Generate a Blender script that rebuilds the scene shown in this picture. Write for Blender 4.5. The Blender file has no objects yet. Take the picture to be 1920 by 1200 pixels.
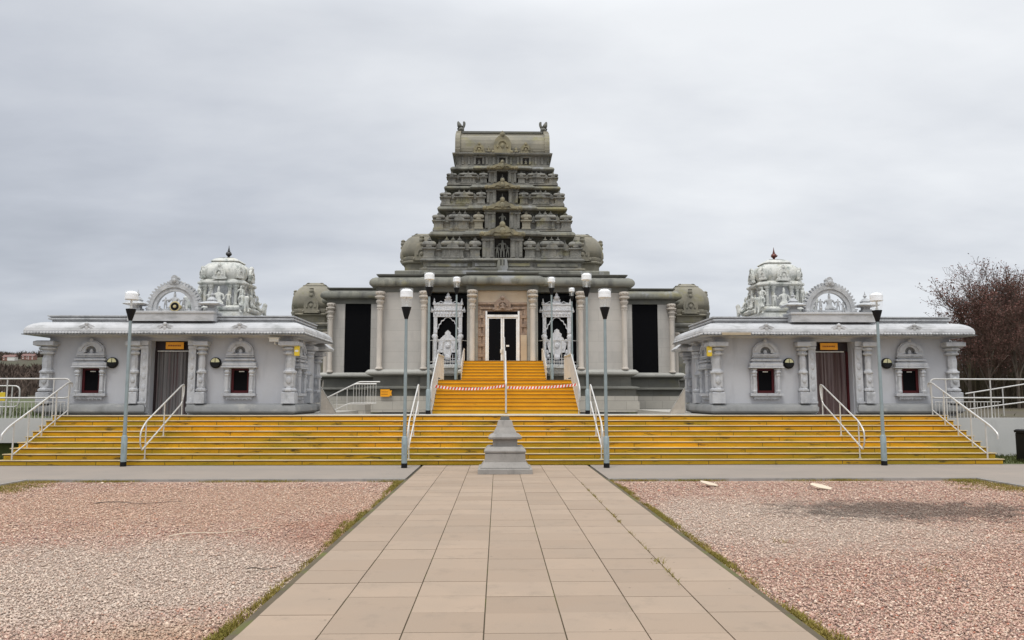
import bpy, bmesh, math, random
import numpy as np
from mathutils import Vector, Matrix
random.seed(7); NR = np.random.default_rng(11)
R = math.radians; PI = math.pi
SC = bpy.context.scene
C = SC.collection

# ---------------------------------------------------------------- camera
cd = bpy.data.cameras.new('camera'); cam = bpy.data.objects.new('camera', cd); C.objects.link(cam)
cd.sensor_width = 36.0; cd.lens = 27.0; cd.clip_start = 0.1; cd.clip_end = 5000
cam.location = (-0.2, 0, 1.72)
cam.rotation_euler = (R(90 + 5.79), 0, R(-1.054))
SC.camera = cam
SC.view_settings.view_transform = 'Standard'; SC.view_settings.look = 'None'
SC.view_settings.exposure = 0.18; SC.view_settings.gamma = 1.0

# ---------------------------------------------------------------- sky and sun
SUN_EL, SUN_AZ = 62.0, 205.0          # behind the camera, slightly left
w = bpy.data.worlds.new('World'); SC.world = w; w.use_nodes = True
nt = w.node_tree; nt.nodes.clear()
def wn(t, **k):
    n = nt.nodes.new(t)
    for a, b in k.items(): setattr(n, a, b)
    return n
wo = wn('ShaderNodeOutputWorld'); bg = wn('ShaderNodeBackground'); bg.inputs['Strength'].default_value = 0.1
sky = wn('ShaderNodeTexSky', sky_type='NISHITA'); sky.sun_disc = False
sky.sun_elevation = R(SUN_EL); sky.sun_rotation = R(SUN_AZ)
tc = wn('ShaderNodeTexCoord'); sep = wn('ShaderNodeSeparateXYZ')
nt.links.new(tc.outputs['Generated'], sep.inputs[0])
def wmath(op, a, b=0.0, clamp=False):
    n = wn('ShaderNodeMath', operation=op, use_clamp=clamp)
    for i, v in enumerate((a, b)):
        if isinstance(v, (int, float)): n.inputs[i].default_value = v
        else: nt.links.new(v, n.inputs[i])
    return n.outputs[0]
zz = wmath('MAXIMUM', sep.outputs['Z'], 0.0)
den = wmath('ADD', zz, 0.22)
cx = wmath('DIVIDE', sep.outputs['X'], den); cy = wmath('DIVIDE', sep.outputs['Y'], den)
comb = wn('ShaderNodeCombineXYZ'); nt.links.new(cx, comb.inputs[0]); nt.links.new(cy, comb.inputs[1])
def wnoise(scale, detail, rough, off):
    mp = wn('ShaderNodeMapping'); mp.inputs['Location'].default_value = off
    mp.inputs['Rotation'].default_value = (0, 0, R(-18)); mp.inputs['Scale'].default_value = (0.8, 1.25, 1)
    nt.links.new(comb.outputs[0], mp.inputs[0])
    n = wn('ShaderNodeTexNoise'); n.inputs['Scale'].default_value = scale
    n.inputs['Detail'].default_value = detail; n.inputs['Roughness'].default_value = rough
    nt.links.new(mp.outputs[0], n.inputs['Vector']); return n.outputs['Fac']
n1 = wnoise(0.85, 4, 0.5, (3.1, 1.7, 0)); n2 = wnoise(2.6, 5, 0.55, (7.3, 2.2, 0))
n3 = wnoise(1.7, 5, 0.5, (1.3, 8.2, 0))
# brightness of the cloud deck: lighter to the right and overhead, a greyer bank low on the left
v = wmath('MULTIPLY_ADD', sep.outputs['X'], 0.26); v.node.inputs[2].default_value = 0.62
vz = wmath('MULTIPLY', wmath('POWER', zz, 1.0), 0.62)
v = wmath('ADD', v, vz)
v = wmath('ADD', v, wmath('MULTIPLY', wmath('SUBTRACT', n1, 0.5), 0.42))
v = wmath('ADD', v, wmath('MULTIPLY', wmath('SUBTRACT', n3, 0.5), 0.32))
v = wmath('ADD', v, wmath('MULTIPLY', wmath('SUBTRACT', n2, 0.5), 0.30))
hz = wn('ShaderNodeMapRange'); hz.inputs['From Min'].default_value = 0.0; hz.inputs['From Max'].default_value = 0.14
hz.inputs['To Min'].default_value = 0.14; hz.inputs['To Max'].default_value = 0.0
nt.links.new(zz, hz.inputs[0]); v = wmath('ADD', v, hz.outputs[0])
# behind the photographer the cloud is thinner and brighter
bk = wn('ShaderNodeMapRange'); bk.inputs['From Min'].default_value = 0.1; bk.inputs['From Max'].default_value = -0.8
bk.inputs['To Min'].default_value = 0.0; bk.inputs['To Max'].default_value = 0.12
nt.links.new(sep.outputs['Y'], bk.inputs[0]); v = wmath('ADD', v, bk.outputs[0])
cr = wn('ShaderNodeValToRGB'); e = cr.color_ramp.elements
e[0].position = 0.30; e[0].color = (0.30, 0.33, 0.385, 1)
e[1].position = 1.0; e[1].color = (0.90, 0.92, 0.945, 1)
e2 = e.new(0.62); e2.color = (0.56, 0.59, 0.65, 1)
nt.links.new(v, cr.inputs[0])
up = wmath('MULTIPLY_ADD', wmath('MAXIMUM', wmath('SUBTRACT', zz, 0.45), 0.0), 22.0); up.node.inputs[2].default_value = 9.0
mul = wn('ShaderNodeVectorMath', operation='SCALE'); nt.links.new(cr.outputs[0], mul.inputs[0]); nt.links.new(up, mul.inputs['Scale'])
mx = wn('ShaderNodeMix', data_type='RGBA'); mx.inputs['Factor'].default_value = 0.93
nt.links.new(sky.outputs[0], mx.inputs['A']); nt.links.new(mul.outputs[0], mx.inputs['B'])
nt.links.new(mx.outputs['Result'], bg.inputs['Color']); nt.links.new(bg.outputs[0], wo.inputs['Surface'])
sl = bpy.data.lights.new('sun', 'SUN'); sl.energy = 1.4; sl.angle = R(16); sl.color = (1, 0.97, 0.92)
so = bpy.data.objects.new('sun', sl); C.objects.link(so)
so.rotation_euler = (R(90 - SUN_EL), 0, R(180 - SUN_AZ) + PI)
# sun_rotation is measured clockwise from +Y; the lamp's light travels away from that direction
a = R(SUN_AZ); dvec = Vector((math.sin(a) * math.cos(R(SUN_EL)), math.cos(a) * math.cos(R(SUN_EL)), math.sin(R(SUN_EL))))
so.rotation_euler = (-dvec).to_track_quat('-Z', 'Y').to_euler()

# ---------------------------------------------------------------- materials
def new_mat(name):
    m = bpy.data.materials.new(name); m.use_nodes = True
    return m, m.node_tree, m.node_tree.nodes['Principled BSDF']
def L(nt, a, b): nt.links.new(a, b)
def node(nt, t, **k):
    n = nt.nodes.new(t)
    for a, b in k.items(): setattr(n, a, b)
    return n
def noise(nt, vec, scale, detail=4, rough=0.55):
    n = node(nt, 'ShaderNodeTexNoise'); n.inputs['Scale'].default_value = scale
    n.inputs['Detail'].default_value = detail; n.inputs['Roughness'].default_value = rough
    L(nt, vec, n.inputs['Vector']); return n.outputs['Fac']
def rng(nt, val, lo, hi, a=0.0, b=1.0):
    n = node(nt, 'ShaderNodeMapRange'); L(nt, val, n.inputs[0])
    for i, x in enumerate((lo, hi, a, b)): n.inputs[i + 1].default_value = x
    return n.outputs[0]
def mixc(nt, f, a, b):
    n = node(nt, 'ShaderNodeMix', data_type='RGBA')
    if isinstance(f, float): n.inputs['Factor'].default_value = f
    else: L(nt, f, n.inputs['Factor'])
    for k, x in (('A', a), ('B', b)):
        if isinstance(x, tuple): n.inputs[k].default_value = (*x, 1)
        else: L(nt, x, n.inputs[k])
    return n.outputs['Result']
def scaled(nt, vec, s, loc=(0, 0, 0)):
    n = node(nt, 'ShaderNodeMapping'); n.inputs['Scale'].default_value = s; n.inputs['Location'].default_value = loc
    L(nt, vec, n.inputs[0]); return n.outputs[0]
def mulf(nt, a, b):
    n = node(nt, 'ShaderNodeMath', operation='MULTIPLY')
    L(nt, a, n.inputs[0])
    if isinstance(b, float): n.inputs[1].default_value = b
    else: L(nt, b, n.inputs[1])
    return n.outputs[0]
def wallvec(nt):
    """(x+y, z) so that courses run round every upright face"""
    g = node(nt, 'ShaderNodeNewGeometry'); s = node(nt, 'ShaderNodeSeparateXYZ'); L(nt, g.outputs['Position'], s.inputs[0])
    ad = node(nt, 'ShaderNodeMath', operation='ADD'); L(nt, s.outputs[0], ad.inputs[0]); L(nt, s.outputs[1], ad.inputs[1])
    c = node(nt, 'ShaderNodeCombineXYZ'); L(nt, ad.outputs[0], c.inputs[0]); L(nt, s.outputs[2], c.inputs[1])
    return c.outputs[0]
def stone(name, c1, c2, scale=1.5, rough=0.85, stains=(), bump=0.25, bscale=18, brick=None, metal=0.0, bdist=0.02):
    """two-tone weathered surface; stains = (colour, xyz noise scale, low, high, strength); brick = (w, h, mortar, joint colour)"""
    m, nt, bs = new_mat(name)
    g = node(nt, 'ShaderNodeNewGeometry'); P = g.outputs['Position']
    col = mixc(nt, rng(nt, noise(nt, P, scale, 5, 0.6), 0.3, 0.7), c1, c2)
    hgt = noise(nt, P, bscale, 4, 0.6)
    if brick:
        bw, bh, mo, jc, var = brick
        b = node(nt, 'ShaderNodeTexBrick'); b.inputs['Scale'].default_value = 1.0
        b.inputs['Brick Width'].default_value = bw; b.inputs['Row Height'].default_value = bh
        b.inputs['Mortar Size'].default_value = mo; b.inputs['Mortar Smooth'].default_value = 0.3
        b.inputs['Color1'].default_value = (1 - var, 1 - var, 1 - var, 1); b.inputs['Color2'].default_value = (1 + var, 1 + var, 1 + var * .9, 1)
        b.inputs['Mortar'].default_value = (1, 1, 1, 1)
        L(nt, wallvec(nt), b.inputs['Vector'])
        mm = node(nt, 'ShaderNodeMix', data_type='RGBA', blend_type='MULTIPLY'); mm.inputs['Factor'].default_value = 1.0
        L(nt, col, mm.inputs['A']); L(nt, b.outputs['Color'], mm.inputs['B']); col = mm.outputs['Result']
        col = mixc(nt, mulf(nt, b.outputs['Fac'], 0.75), col, jc)
    for i, (sc, sv, lo, hi, k) in enumerate(stains):
        f = mulf(nt, rng(nt, noise(nt, scaled(nt, P, sv, (i * 3.7, i * 1.9, i * 5.1)), 1.0, 6, 0.65), lo, hi), float(k))
        col = mixc(nt, f, col, sc)
    L(nt, col, bs.inputs['Base Color']); bs.inputs['Roughness'].default_value = rough; bs.inputs['Metallic'].default_value = metal
    if bump:
        bp = node(nt, 'ShaderNodeBump'); bp.inputs['Strength'].default_value = bump; bp.inputs['Distance'].default_value = bdist
        L(nt, hgt, bp.inputs['Height']); L(nt, bp.outputs[0], bs.inputs['Normal'])
    return m
def plain(name, c, rough=0.5, metal=0.0, spec=None, var=0.12, scale=6.0):
    m, nt, bs = new_mat(name)
    g = node(nt, 'ShaderNodeNewGeometry')
    c2 = tuple(x * (1 - var) for x in c)
    L(nt, mixc(nt, rng(nt, noise(nt, g.outputs['Position'], scale), 0.35, 0.65), c, c2), bs.inputs['Base Color'])
    bs.inputs['Roughness'].default_value = rough; bs.inputs['Metallic'].default_value = metal
    if spec is not None: bs.inputs['Specular IOR Level'].default_value = spec
    return m
M = {}
LICH = ((0.20, 0.185, 0.05), (1.1, 1.1, 1.6), 0.56, 0.72, 0.55)
SOOT = ((0.035, 0.036, 0.036), (2.2, 2.2, 0.6), 0.50, 0.70, 0.75)
M['ashlar'] = stone('ashlar', (0.481, 0.455, 0.420), (0.404, 0.384, 0.359), 0.8, 0.85,
    [((0.233, 0.227, 0.220), (2.2, 2.2, 0.35), 0.55, 0.8, 0.5)], 0.12, 25, (3.2, 0.47, 0.006, (0.295, 0.274, 0.253), 0.03))
M['grey_wall'] = stone('grey_wall', (0.40, 0.395, 0.365), (0.33, 0.325, 0.30), 0.9, 0.85,
    [((0.2, 0.2, 0.18), (2.2, 2.2, 0.35), 0.55, 0.8, 0.4)], 0.12, 25, (0.95, 0.5, 0.006, (0.22, 0.21, 0.19), 0.06))
M['tower'] = stone('tower_stone', (0.242, 0.233, 0.207), (0.136, 0.136, 0.123), 1.6, 0.9,
    [((0.317, 0.264, 0.158), (0.9, 0.9, 1.4), 0.55, 0.7, 0.5), LICH, SOOT], 0.7, 12, bdist=.04)
M['tower_warm'] = stone('tower_stone_warm', (0.275, 0.249, 0.189), (0.181, 0.172, 0.142), 1.4, 0.9,
    [LICH, ((0.146, 0.142, 0.129), (2.4, 2.4, 0.5), 0.52, 0.75, 0.6)], 0.4, 14, (1.1, 0.42, 0.006, (0.172, 0.163, 0.138), 0.08))
M['gable'] = stone('gable_stone', (0.29, 0.25, 0.15), (0.19, 0.175, 0.125), 2.5, 0.9, [LICH, SOOT], 0.5, 16)
M['cornice'] = stone('cornice_stone', (0.230, 0.225, 0.184), (0.147, 0.147, 0.133), 0.9, 0.9,
    [((0.267, 0.230, 0.083), (0.55, 0.55, 1.5), 0.54, 0.7, 0.6), SOOT, ((0.313, 0.322, 0.340), (0.414, 0.414, 0.184), 0.58, 0.62, 0.55)], 0.3, 18, (1.3, 3.0, 0.008, (0.120, 0.120, 0.101), 0.10))
M['dark_plinth'] = stone('dark_plinth', (0.16, 0.158, 0.14), (0.11, 0.11, 0.098), 0.9, 0.85,
    [((0.17, 0.16, 0.09), (0.8, 0.8, 1.5), 0.55, 0.7, 0.5)], 0.2, 20, (1.6, 5.0, 0.006, (0.07, 0.07, 0.06), 0.08))
M['block'] = stone('pale_block', (0.44, 0.415, 0.365), (0.36, 0.34, 0.305), 1.1, 0.85,
    [((0.22, 0.21, 0.19), (1.5, 1.5, 0.5), 0.55, 0.75, 0.5)], 0.15, 20, (0.85, 0.40, 0.012, (0.23, 0.22, 0.2), 0.05))
M['column'] = stone('column_stone', (0.515, 0.460, 0.399), (0.423, 0.386, 0.343), 1.6, 0.8,
    [((0.248, 0.230, 0.206), (3, 3, 1), 0.56, 0.75, 0.45)], 0.2, 30)
M['door_stone'] = stone('door_stone', (0.36, 0.26, 0.195), (0.20, 0.145, 0.115), 3.0, 0.8,
    [((0.52, 0.42, 0.31), (2, 2, 1.2), 0.55, 0.68, 0.6)], 0.7, 22, (0.5, 0.28, 0.008, (0.15, 0.11, 0.09), 0.1))
M['door_tan'] = stone('door_tan', (0.52, 0.43, 0.32), (0.42, 0.33, 0.24), 1.3, 0.8, [((0.3, 0.22, 0.17), (1.5, 1.5, 1.5), 0.55, 0.7, 0.4)], 0.2, 25)
M['white_carve'] = stone('white_carving', (0.722, 0.722, 0.739), (0.581, 0.590, 0.616), 5, 0.6, [((0.246, 0.255, 0.273), (7, 7, 7), 0.55, 0.7, 0.6)], 0.9, 26, bdist=0.05)
M['balcony'] = stone('balcony_carving', (0.58, 0.59, 0.58), (0.38, 0.39, 0.385), 9, 0.7, [((0.12, 0.12, 0.12), (6, 6, 6), 0.55, 0.7, 0.6)], 0.9, 22, bdist=0.05)
M['pav_wall'] = stone('painted_render', (0.43, 0.436, 0.460), (0.38, 0.388, 0.416), 0.7, 0.75,
    [((0.25, 0.255, 0.275), (1.9, 1.9, 0.28), 0.50, 0.74, 0.75), ((0.36, 0.36, 0.375), (0.9, 0.9, 0.9), 0.52, 0.6, 0.35), ((0.48, 0.49, 0.52), (6, 6, 1.2), 0.6, 0.75, 0.4)], 0.12, 12)
M['pav_trim'] = stone('painted_carving', (0.48, 0.487, 0.505), (0.36, 0.37, 0.395), 3.0, 0.7,
    [((0.22, 0.225, 0.235), (6, 6, 3), 0.52, 0.70, 0.7)], 0.45, 24, bdist=0.03)
M['pav_roof'] = stone('roof_plaster', (0.506, 0.506, 0.511), (0.396, 0.400, 0.409), 1.6, 0.7,
    [((0.221, 0.225, 0.221), (1.6, 1.6, 4), 0.50, 0.70, 0.75), ((0.276, 0.267, 0.230), (9, 9, 9), 0.62, 0.72, 0.5)], 0.3, 16)
M['pav_soffit'] = M['pav_wall']
M['beads'] = stone('roof_beads', (0.541, 0.541, 0.549), (0.369, 0.373, 0.377), 8, 0.7, [((0.131, 0.131, 0.131), (8, 8, 8), 0.54, 0.68, 0.7)], 0.3, 30)
M['dark_grey'] = stone('dark_grey_plaster', (0.20, 0.20, 0.20), (0.09, 0.09, 0.09), 6, 0.8)  # darker grey for the band behind the beads and the window lunettes
M['bare_stone'] = stone('exposed_plaster', (0.42, 0.35, 0.25), (0.34, 0.28, 0.2), 6, 0.9)
M['pav_base'] = stone('base_concrete', (0.27, 0.272, 0.27), (0.20, 0.205, 0.21), 1.2, 0.85,
    [((0.38, 0.37, 0.34), (1.8, 1.8, 3), 0.58, 0.7, 0.6), ((0.10, 0.10, 0.095), (2, 2, 1), 0.55, 0.75, 0.5)], 0.3, 14)
M['vimana'] = stone('vimana_plaster', (0.62, 0.615, 0.57), (0.44, 0.45, 0.43), 3.2, 0.7,
    [((0.12, 0.15, 0.13), (5, 5, 2.4), 0.50, 0.70, 0.85), ((0.55, 0.50, 0.36), (3, 3, 3), 0.55, 0.7, 0.5)], 0.6, 20, bdist=0.04)
M['arch'] = stone('arch_plaster', (0.50, 0.51, 0.52), (0.34, 0.35, 0.36), 5, 0.75, [((0.15, 0.155, 0.16), (7, 7, 7), 0.55, 0.72, 0.6)], 0.6, 30, bdist=0.03)
M['yellow'] = stone('yellow_step_paint', (0.80, 0.47, 0.004), (0.72, 0.39, 0.004), 1.6, 0.6,
    [((0.40, 0.31, 0.010), (0.45, 1.3, 6.0), 0.43, 0.62, 0.8), ((0.035, 0.030, 0.018), (2.0, 2.0, 9), 0.58, 0.70, 0.9), ((0.520, 0.470, 0.360), (2.4, 3, 9), 0.70, 0.76, 0.7)], 0.15, 20,
    (1.75, 0.13, 0.012, (0.075, 0.050, 0.012), 0.06))
M['yellow_high'] = stone('yellow_step_paint_clean', (0.78, 0.43, 0.005), (0.70, 0.36, 0.005), 2.0, 0.6,
    [((0.45, 0.31, 0.02), (0.9, 1.3, 7.0), 0.58, 0.75, 0.5), ((0.10, 0.06, 0.012), (2.4, 2.0, 9), 0.66, 0.76, 0.7)], 0.15, 20)
M['shadow_strip'] = stone('shadow_strip_brown', (0.14, 0.075, 0.004), (0.08, 0.045, 0.006), 1.5)  # dark brown painted in as the shadow line below the front-step nosings
M['nosing'] = stone('step_nosing', (0.60, 0.50, 0.34), (0.48, 0.37, 0.20), 2.5, 0.6, [((0.2, 0.17, 0.08), (2.5, 2.5, 5), 0.6, 0.72, 0.5)], 0.1, 20)
M['nosing_shaded'] = stone('step_nosing_shaded', (0.20, 0.115, 0.012), (0.15, 0.09, 0.015), 2.5, 0.6, [], 0.1, 20)  # nosing colour darkened to stand in for the shadow under each edge
M['pavement'] = stone('pavement_concrete', (0.265, 0.222, 0.185), (0.226, 0.195, 0.167), 0.6, 0.85,
    [((0.156, 0.141, 0.122), (0.7, 1.2, 1), 0.55, 0.75, 0.4)], 0.2, 40)
M['terrace'] = stone('terrace_concrete', (0.42, 0.40, 0.36), (0.33, 0.32, 0.29), 0.6, 0.85, [], 0.2, 30)
M['ramp_wall'] = stone('ramp_render', (0.46, 0.455, 0.445), (0.40, 0.40, 0.395), 0.7, 0.85, [((0.3, 0.29, 0.27), (1.2, 1.2, 0.5), 0.55, 0.75, 0.5)], 0.15, 20)
M['pedestal'] = stone('pedestal_stone', (0.328, 0.308, 0.285), (0.234, 0.222, 0.207), 2.2, 0.85,
    [((0.109, 0.107, 0.101), (3, 3, 1.2), 0.54, 0.72, 0.6), ((0.359, 0.343, 0.320), (5, 5, 2), 0.6, 0.7, 0.5)], 0.3, 30)
M['steel'] = plain('galvanised_rail', (0.60, 0.585, 0.56), 0.42, 0.35)
M['panel_bar'] = plain('baluster_paint', (0.55, 0.49, 0.42), 0.6, 0.0)
M['pole'] = plain('galvanised_pole', (0.27, 0.325, 0.335), 0.5, 0.2)
M['black'] = plain('black_metal', (0.008, 0.008, 0.009), 0.5, 0, 0.2)
M['lampwhite'] = plain('lamp_reflector', (0.85, 0.86, 0.87), 0.4)
M['void'] = plain('dark_glass', (0.004, 0.004, 0.005), 0.15, 0, 0.06)
M['blackpanel'] = plain('black_panel', (0.004, 0.004, 0.005), 0.6, 0, 0.05)
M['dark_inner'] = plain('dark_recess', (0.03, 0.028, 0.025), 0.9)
M['frame_white'] = plain('door_frame_white', (0.83, 0.84, 0.85), 0.4)
M['red_frame'] = plain('oxblood_timber', (0.060, 0.008, 0.010), 0.5, 0, 0.2)
M['trans_dark'] = plain('oxblood_transom', (0.014, 0.004, 0.005), 0.5)
M['orange'] = plain('orange_sign', (0.88, 0.37, 0.006), 0.5)
M['ink'] = plain('sign_ink', (0.32, 0.10, 0.01), 0.6)
M['yellow_box'] = plain('yellow_plastic', (0.72, 0.52, 0.03), 0.4)
M['white_pl'] = plain('white_plastic', (0.72, 0.71, 0.67), 0.4)
M['lampglass'] = plain('bulkhead_diffuser', (0.62, 0.60, 0.36), 0.35)
M['horn'] = plain('horn_enamel', (0.52, 0.45, 0.25), 0.45)
M['kalasha_dark'] = plain('finial_dark', (0.025, 0.022, 0.022), 0.45)
M['kalasha_red'] = plain('finial_copper', (0.13, 0.035, 0.025), 0.45, 0.3)
M['tape_red'] = plain('tape_red', (0.72, 0.05, 0.02), 0.4); M['tape_white'] = plain('tape_white', (0.82, 0.78, 0.72), 0.4)
M['card'] = plain('cardboard', (0.62, 0.52, 0.40), 0.8)
M['bark'] = stone('bark', (0.14, 0.11, 0.085), (0.085, 0.07, 0.055), 3, 0.9, [((0.13, 0.14, 0.06), (2, 2, 1), 0.55, 0.7, 0.6)], 0.3, 20)
M['twig'] = plain('twig_red', (0.125, 0.078, 0.055), 0.8, var=0.5, scale=0.5)
M['bud'] = plain('bud_red', (0.19, 0.082, 0.064), 0.8, var=0.45, scale=1.2)
M['brick'] = plain('red_brick', (0.248, 0.124, 0.099), 0.8); M['tile'] = plain('roof_tile', (0.186, 0.105, 0.093), 0.8)
M['wood_far'] = plain('far_woodland', (0.110, 0.077, 0.058), 0.95, var=0.55, scale=0.07)
def curtain_mat(name, cols):
    m, nt, bs = new_mat(name); g = node(nt, 'ShaderNodeNewGeometry')
    f = noise(nt, scaled(nt, g.outputs['Position'], (9, 1, 0.35)), 1.0, 3, 0.6)
    c = mixc(nt, rng(nt, f, 0.35, 0.65), cols[0], cols[1])
    c = mixc(nt, mulf(nt, rng(nt, noise(nt, scaled(nt, g.outputs['Position'], (17, 1, 0.5), (4, 1, 2)), 1.0), 0.52, 0.65), 0.6), c, cols[2])
    L(nt, c, bs.inputs['Base Color']); bs.inputs['Roughness'].default_value = 0.35
    return m
M['leaf_grey'] = curtain_mat('weathered_shutter', ((0.10, 0.095, 0.095), (0.16, 0.15, 0.15), (0.11, 0.05, 0.05)))
M['leaf_red'] = curtain_mat('red_curtain', ((0.055, 0.022, 0.022), (0.12, 0.085, 0.08), (0.19, 0.15, 0.14)))
def glass_mat():
    m, nt, bs = new_mat('lamp_glass'); bs.inputs['Base Color'].default_value = (0.93, 0.95, 0.96, 1)
    bs.inputs['Roughness'].default_value = 0.08; bs.inputs['Alpha'].default_value = 0.12
    return m
M['glass'] = glass_mat()
def slab_mat():
    m, nt, bs = new_mat('paving_slab'); g = node(nt, 'ShaderNodeNewGeometry'); P = g.outputs['Position']
    ri = g.outputs['Random Per Island']
    c = mixc(nt, ri, (0.279, 0.205, 0.146), (0.348, 0.259, 0.188))
    c = mixc(nt, mulf(nt, rng(nt, noise(nt, P, 1.3, 5), 0.4, 0.7), 0.55), c, (0.277, 0.214, 0.160))
    c = mixc(nt, mulf(nt, rng(nt, noise(nt, P, 3.1, 6, 0.7), 0.54, 0.72), 0.5), c, (0.202, 0.158, 0.117))
    vo = node(nt, 'ShaderNodeTexVoronoi'); vo.inputs['Scale'].default_value = 3.3; L(nt, P, vo.inputs['Vector'])
    c = mixc(nt, rng(nt, vo.outputs['Distance'], 0.030, 0.045, 0.65, 0.0), c, (0.059, 0.045, 0.032))
    c = mixc(nt, mulf(nt, rng(nt, noise(nt, P, 160, 2), 0.35, 0.65), 0.18), c, (0.224, 0.173, 0.123))
    L(nt, c, bs.inputs['Base Color']); bs.inputs['Roughness'].default_value = 0.7
    bp = node(nt, 'ShaderNodeBump'); bp.inputs['Strength'].default_value = 0.12; bp.inputs['Distance'].default_value = 0.01
    L(nt, noise(nt, P, 70, 3), bp.inputs['Height']); L(nt, bp.outputs[0], bs.inputs['Normal'])
    return m
M['slab'] = slab_mat()
M['joint'] = stone('path_joint', (0.11, 0.085, 0.05), (0.07, 0.055, 0.035), 4, 0.95, [((0.11, 0.12, 0.02), (2, 2, 2), 0.5, 0.65, 0.8)])
def gravel_color(nt, P, ri):
    """stone colour: pink granite with grey-white and tan patches and one burnt patch"""
    ramp = node(nt, 'ShaderNodeValToRGB'); ramp.color_ramp.interpolation = 'CONSTANT'
    cols = [(0, (0.427, 0.255, 0.198)), (0.16, (0.533, 0.357, 0.278)), (0.32, (0.320, 0.190, 0.149)), (0.46, (0.608, 0.454, 0.354)),
            (0.58, (0.459, 0.305, 0.218)), (0.70, (0.203, 0.140, 0.116)), (0.78, (0.555, 0.372, 0.290)), (0.90, (0.726, 0.576, 0.460)), (0.965, (0.448, 0.186, 0.120))]
    el = ramp.color_ramp.elements; el[0].position = 0; el[0].color = (*cols[0][1], 1); el[1].position = cols[1][0]; el[1].color = (*cols[1][1], 1)
    for p, c in cols[2:]: x = el.new(p); x.color = (*c, 1)
    L(nt, ri, ramp.inputs[0])
    grey = node(nt, 'ShaderNodeValToRGB'); grey.color_ramp.interpolation = 'CONSTANT'
    cols = [(0, (0.490, 0.418, 0.344)), (0.25, (0.653, 0.563, 0.471)), (0.5, (0.373, 0.313, 0.262)), (0.66, (0.771, 0.668, 0.560)), (0.82, (0.233, 0.197, 0.167)), (0.9, (0.560, 0.439, 0.344))]
    el = grey.color_ramp.elements; el[0].position = 0; el[0].color = (*cols[0][1], 1); el[1].position = cols[1][0]; el[1].color = (*cols[1][1], 1)
    for p, c in cols[2:]: x = el.new(p); x.color = (*c, 1)
    L(nt, ri, grey.inputs[0])
    def blob(cx, cy, rx, ry, soft=1.0, nz=1.1):
        mp = scaled(nt, P, (1 / rx, 1 / ry, 0), (-cx / rx, -cy / ry, 0))
        ln = node(nt, 'ShaderNodeVectorMath', operation='LENGTH'); L(nt, mp, ln.inputs[0])
        ad = node(nt, 'ShaderNodeMath', operation='ADD'); L(nt, ln.outputs['Value'], ad.inputs[0])
        L(nt, rng(nt, noise(nt, P, nz, 6, 0.65), 0.2, 0.8, -0.55 * nz ** .4, 0.55 * nz ** .4), ad.inputs[1])
        return rng(nt, ad.outputs[0], 1 + 0.35 * soft, 1 - 0.35 * soft)
    c = mixc(nt, mulf(nt, blob(-4.3, 7.9, 2.7, 1.9), 0.62), ramp.outputs[0], grey.outputs[0])
    c = mixc(nt, mulf(nt, blob(3.9, 11.3, 2.2, 2.3), 0.55), c, grey.outputs[0])
    c = mixc(nt, mulf(nt, blob(-5.2, 13.4, 4.6, 2.6), 0.38), c, (0.519, 0.346, 0.234))
    c = mixc(nt, mulf(nt, blob(-1.95, 10.6, 1.1, 1.5), 0.55), c, (0.385, 0.200, 0.136))
    c = mixc(nt, mulf(nt, blob(-2.3, 5.2, 1.3, 1.1), 0.4), c, (0.376, 0.231, 0.121))
    c = mixc(nt, mulf(nt, blob(6.3, 12.3, 1.9, 1.0, 0.9, 3.2), 0.66), c, (0.048, 0.039, 0.031))
    return c
def gravel_mat(name, island):
    m, nt, bs = new_mat(name); g = node(nt, 'ShaderNodeNewGeometry'); P = g.outputs['Position']
    if island: ri = g.outputs['Random Per Island']
    else:
        vo = node(nt, 'ShaderNodeTexVoronoi'); vo.inputs['Scale'].default_value = 38; L(nt, P, vo.inputs['Vector'])
        s = node(nt, 'ShaderNodeSeparateColor'); L(nt, vo.outputs['Color'], s.inputs[0]); ri = s.outputs[0]
    c = gravel_color(nt, P, ri)
    if not island:
        c = mixc(nt, rng(nt, vo.outputs['Distance'], 0.35, 0.75, 0.0, 0.6), c, (0.168, 0.118, 0.081))
        bp = node(nt, 'ShaderNodeBump'); bp.inputs['Strength'].default_value = 1.0; bp.inputs['Distance'].default_value = 0.03; bp.invert = True
        L(nt, vo.outputs['Distance'], bp.inputs['Height']); L(nt, bp.outputs[0], bs.inputs['Normal'])
    L(nt, c, bs.inputs['Base Color']); bs.inputs['Roughness'].default_value = 0.85
    return m
M['gravel'] = gravel_mat('gravel_ground', False); M['pebble'] = gravel_mat('gravel_pebble', True)
def grass_mat(name, a, b, c3, sc=2.0):
    m, nt, bs = new_mat(name); g = node(nt, 'ShaderNodeNewGeometry'); P = g.outputs['Position']
    c = mixc(nt, rng(nt, noise(nt, P, sc, 4), 0.35, 0.65), a, b)
    c = mixc(nt, mulf(nt, g.outputs['Random Per Island'], 0.6), c, c3)
    L(nt, c, bs.inputs['Base Color']); bs.inputs['Roughness'].default_value = 0.8
    return m
M['moss'] = grass_mat('moss_tuft', (0.152, 0.144, 0.012), (0.272, 0.200, 0.040), (0.216, 0.160, 0.032), 0.9)
M['lawn'] = grass_mat('lawn', (0.044, 0.062, 0.008), (0.066, 0.070, 0.013), (0.044, 0.062, 0.008), 0.6)
M['field'] = grass_mat('field', (0.042, 0.045, 0.014), (0.050, 0.037, 0.020), (0.042, 0.045, 0.014), 0.03)
M['brush'] = grass_mat('undergrowth', (0.065, 0.057, 0.019), (0.043, 0.031, 0.019), (0.081, 0.053, 0.031), 0.7)

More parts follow.
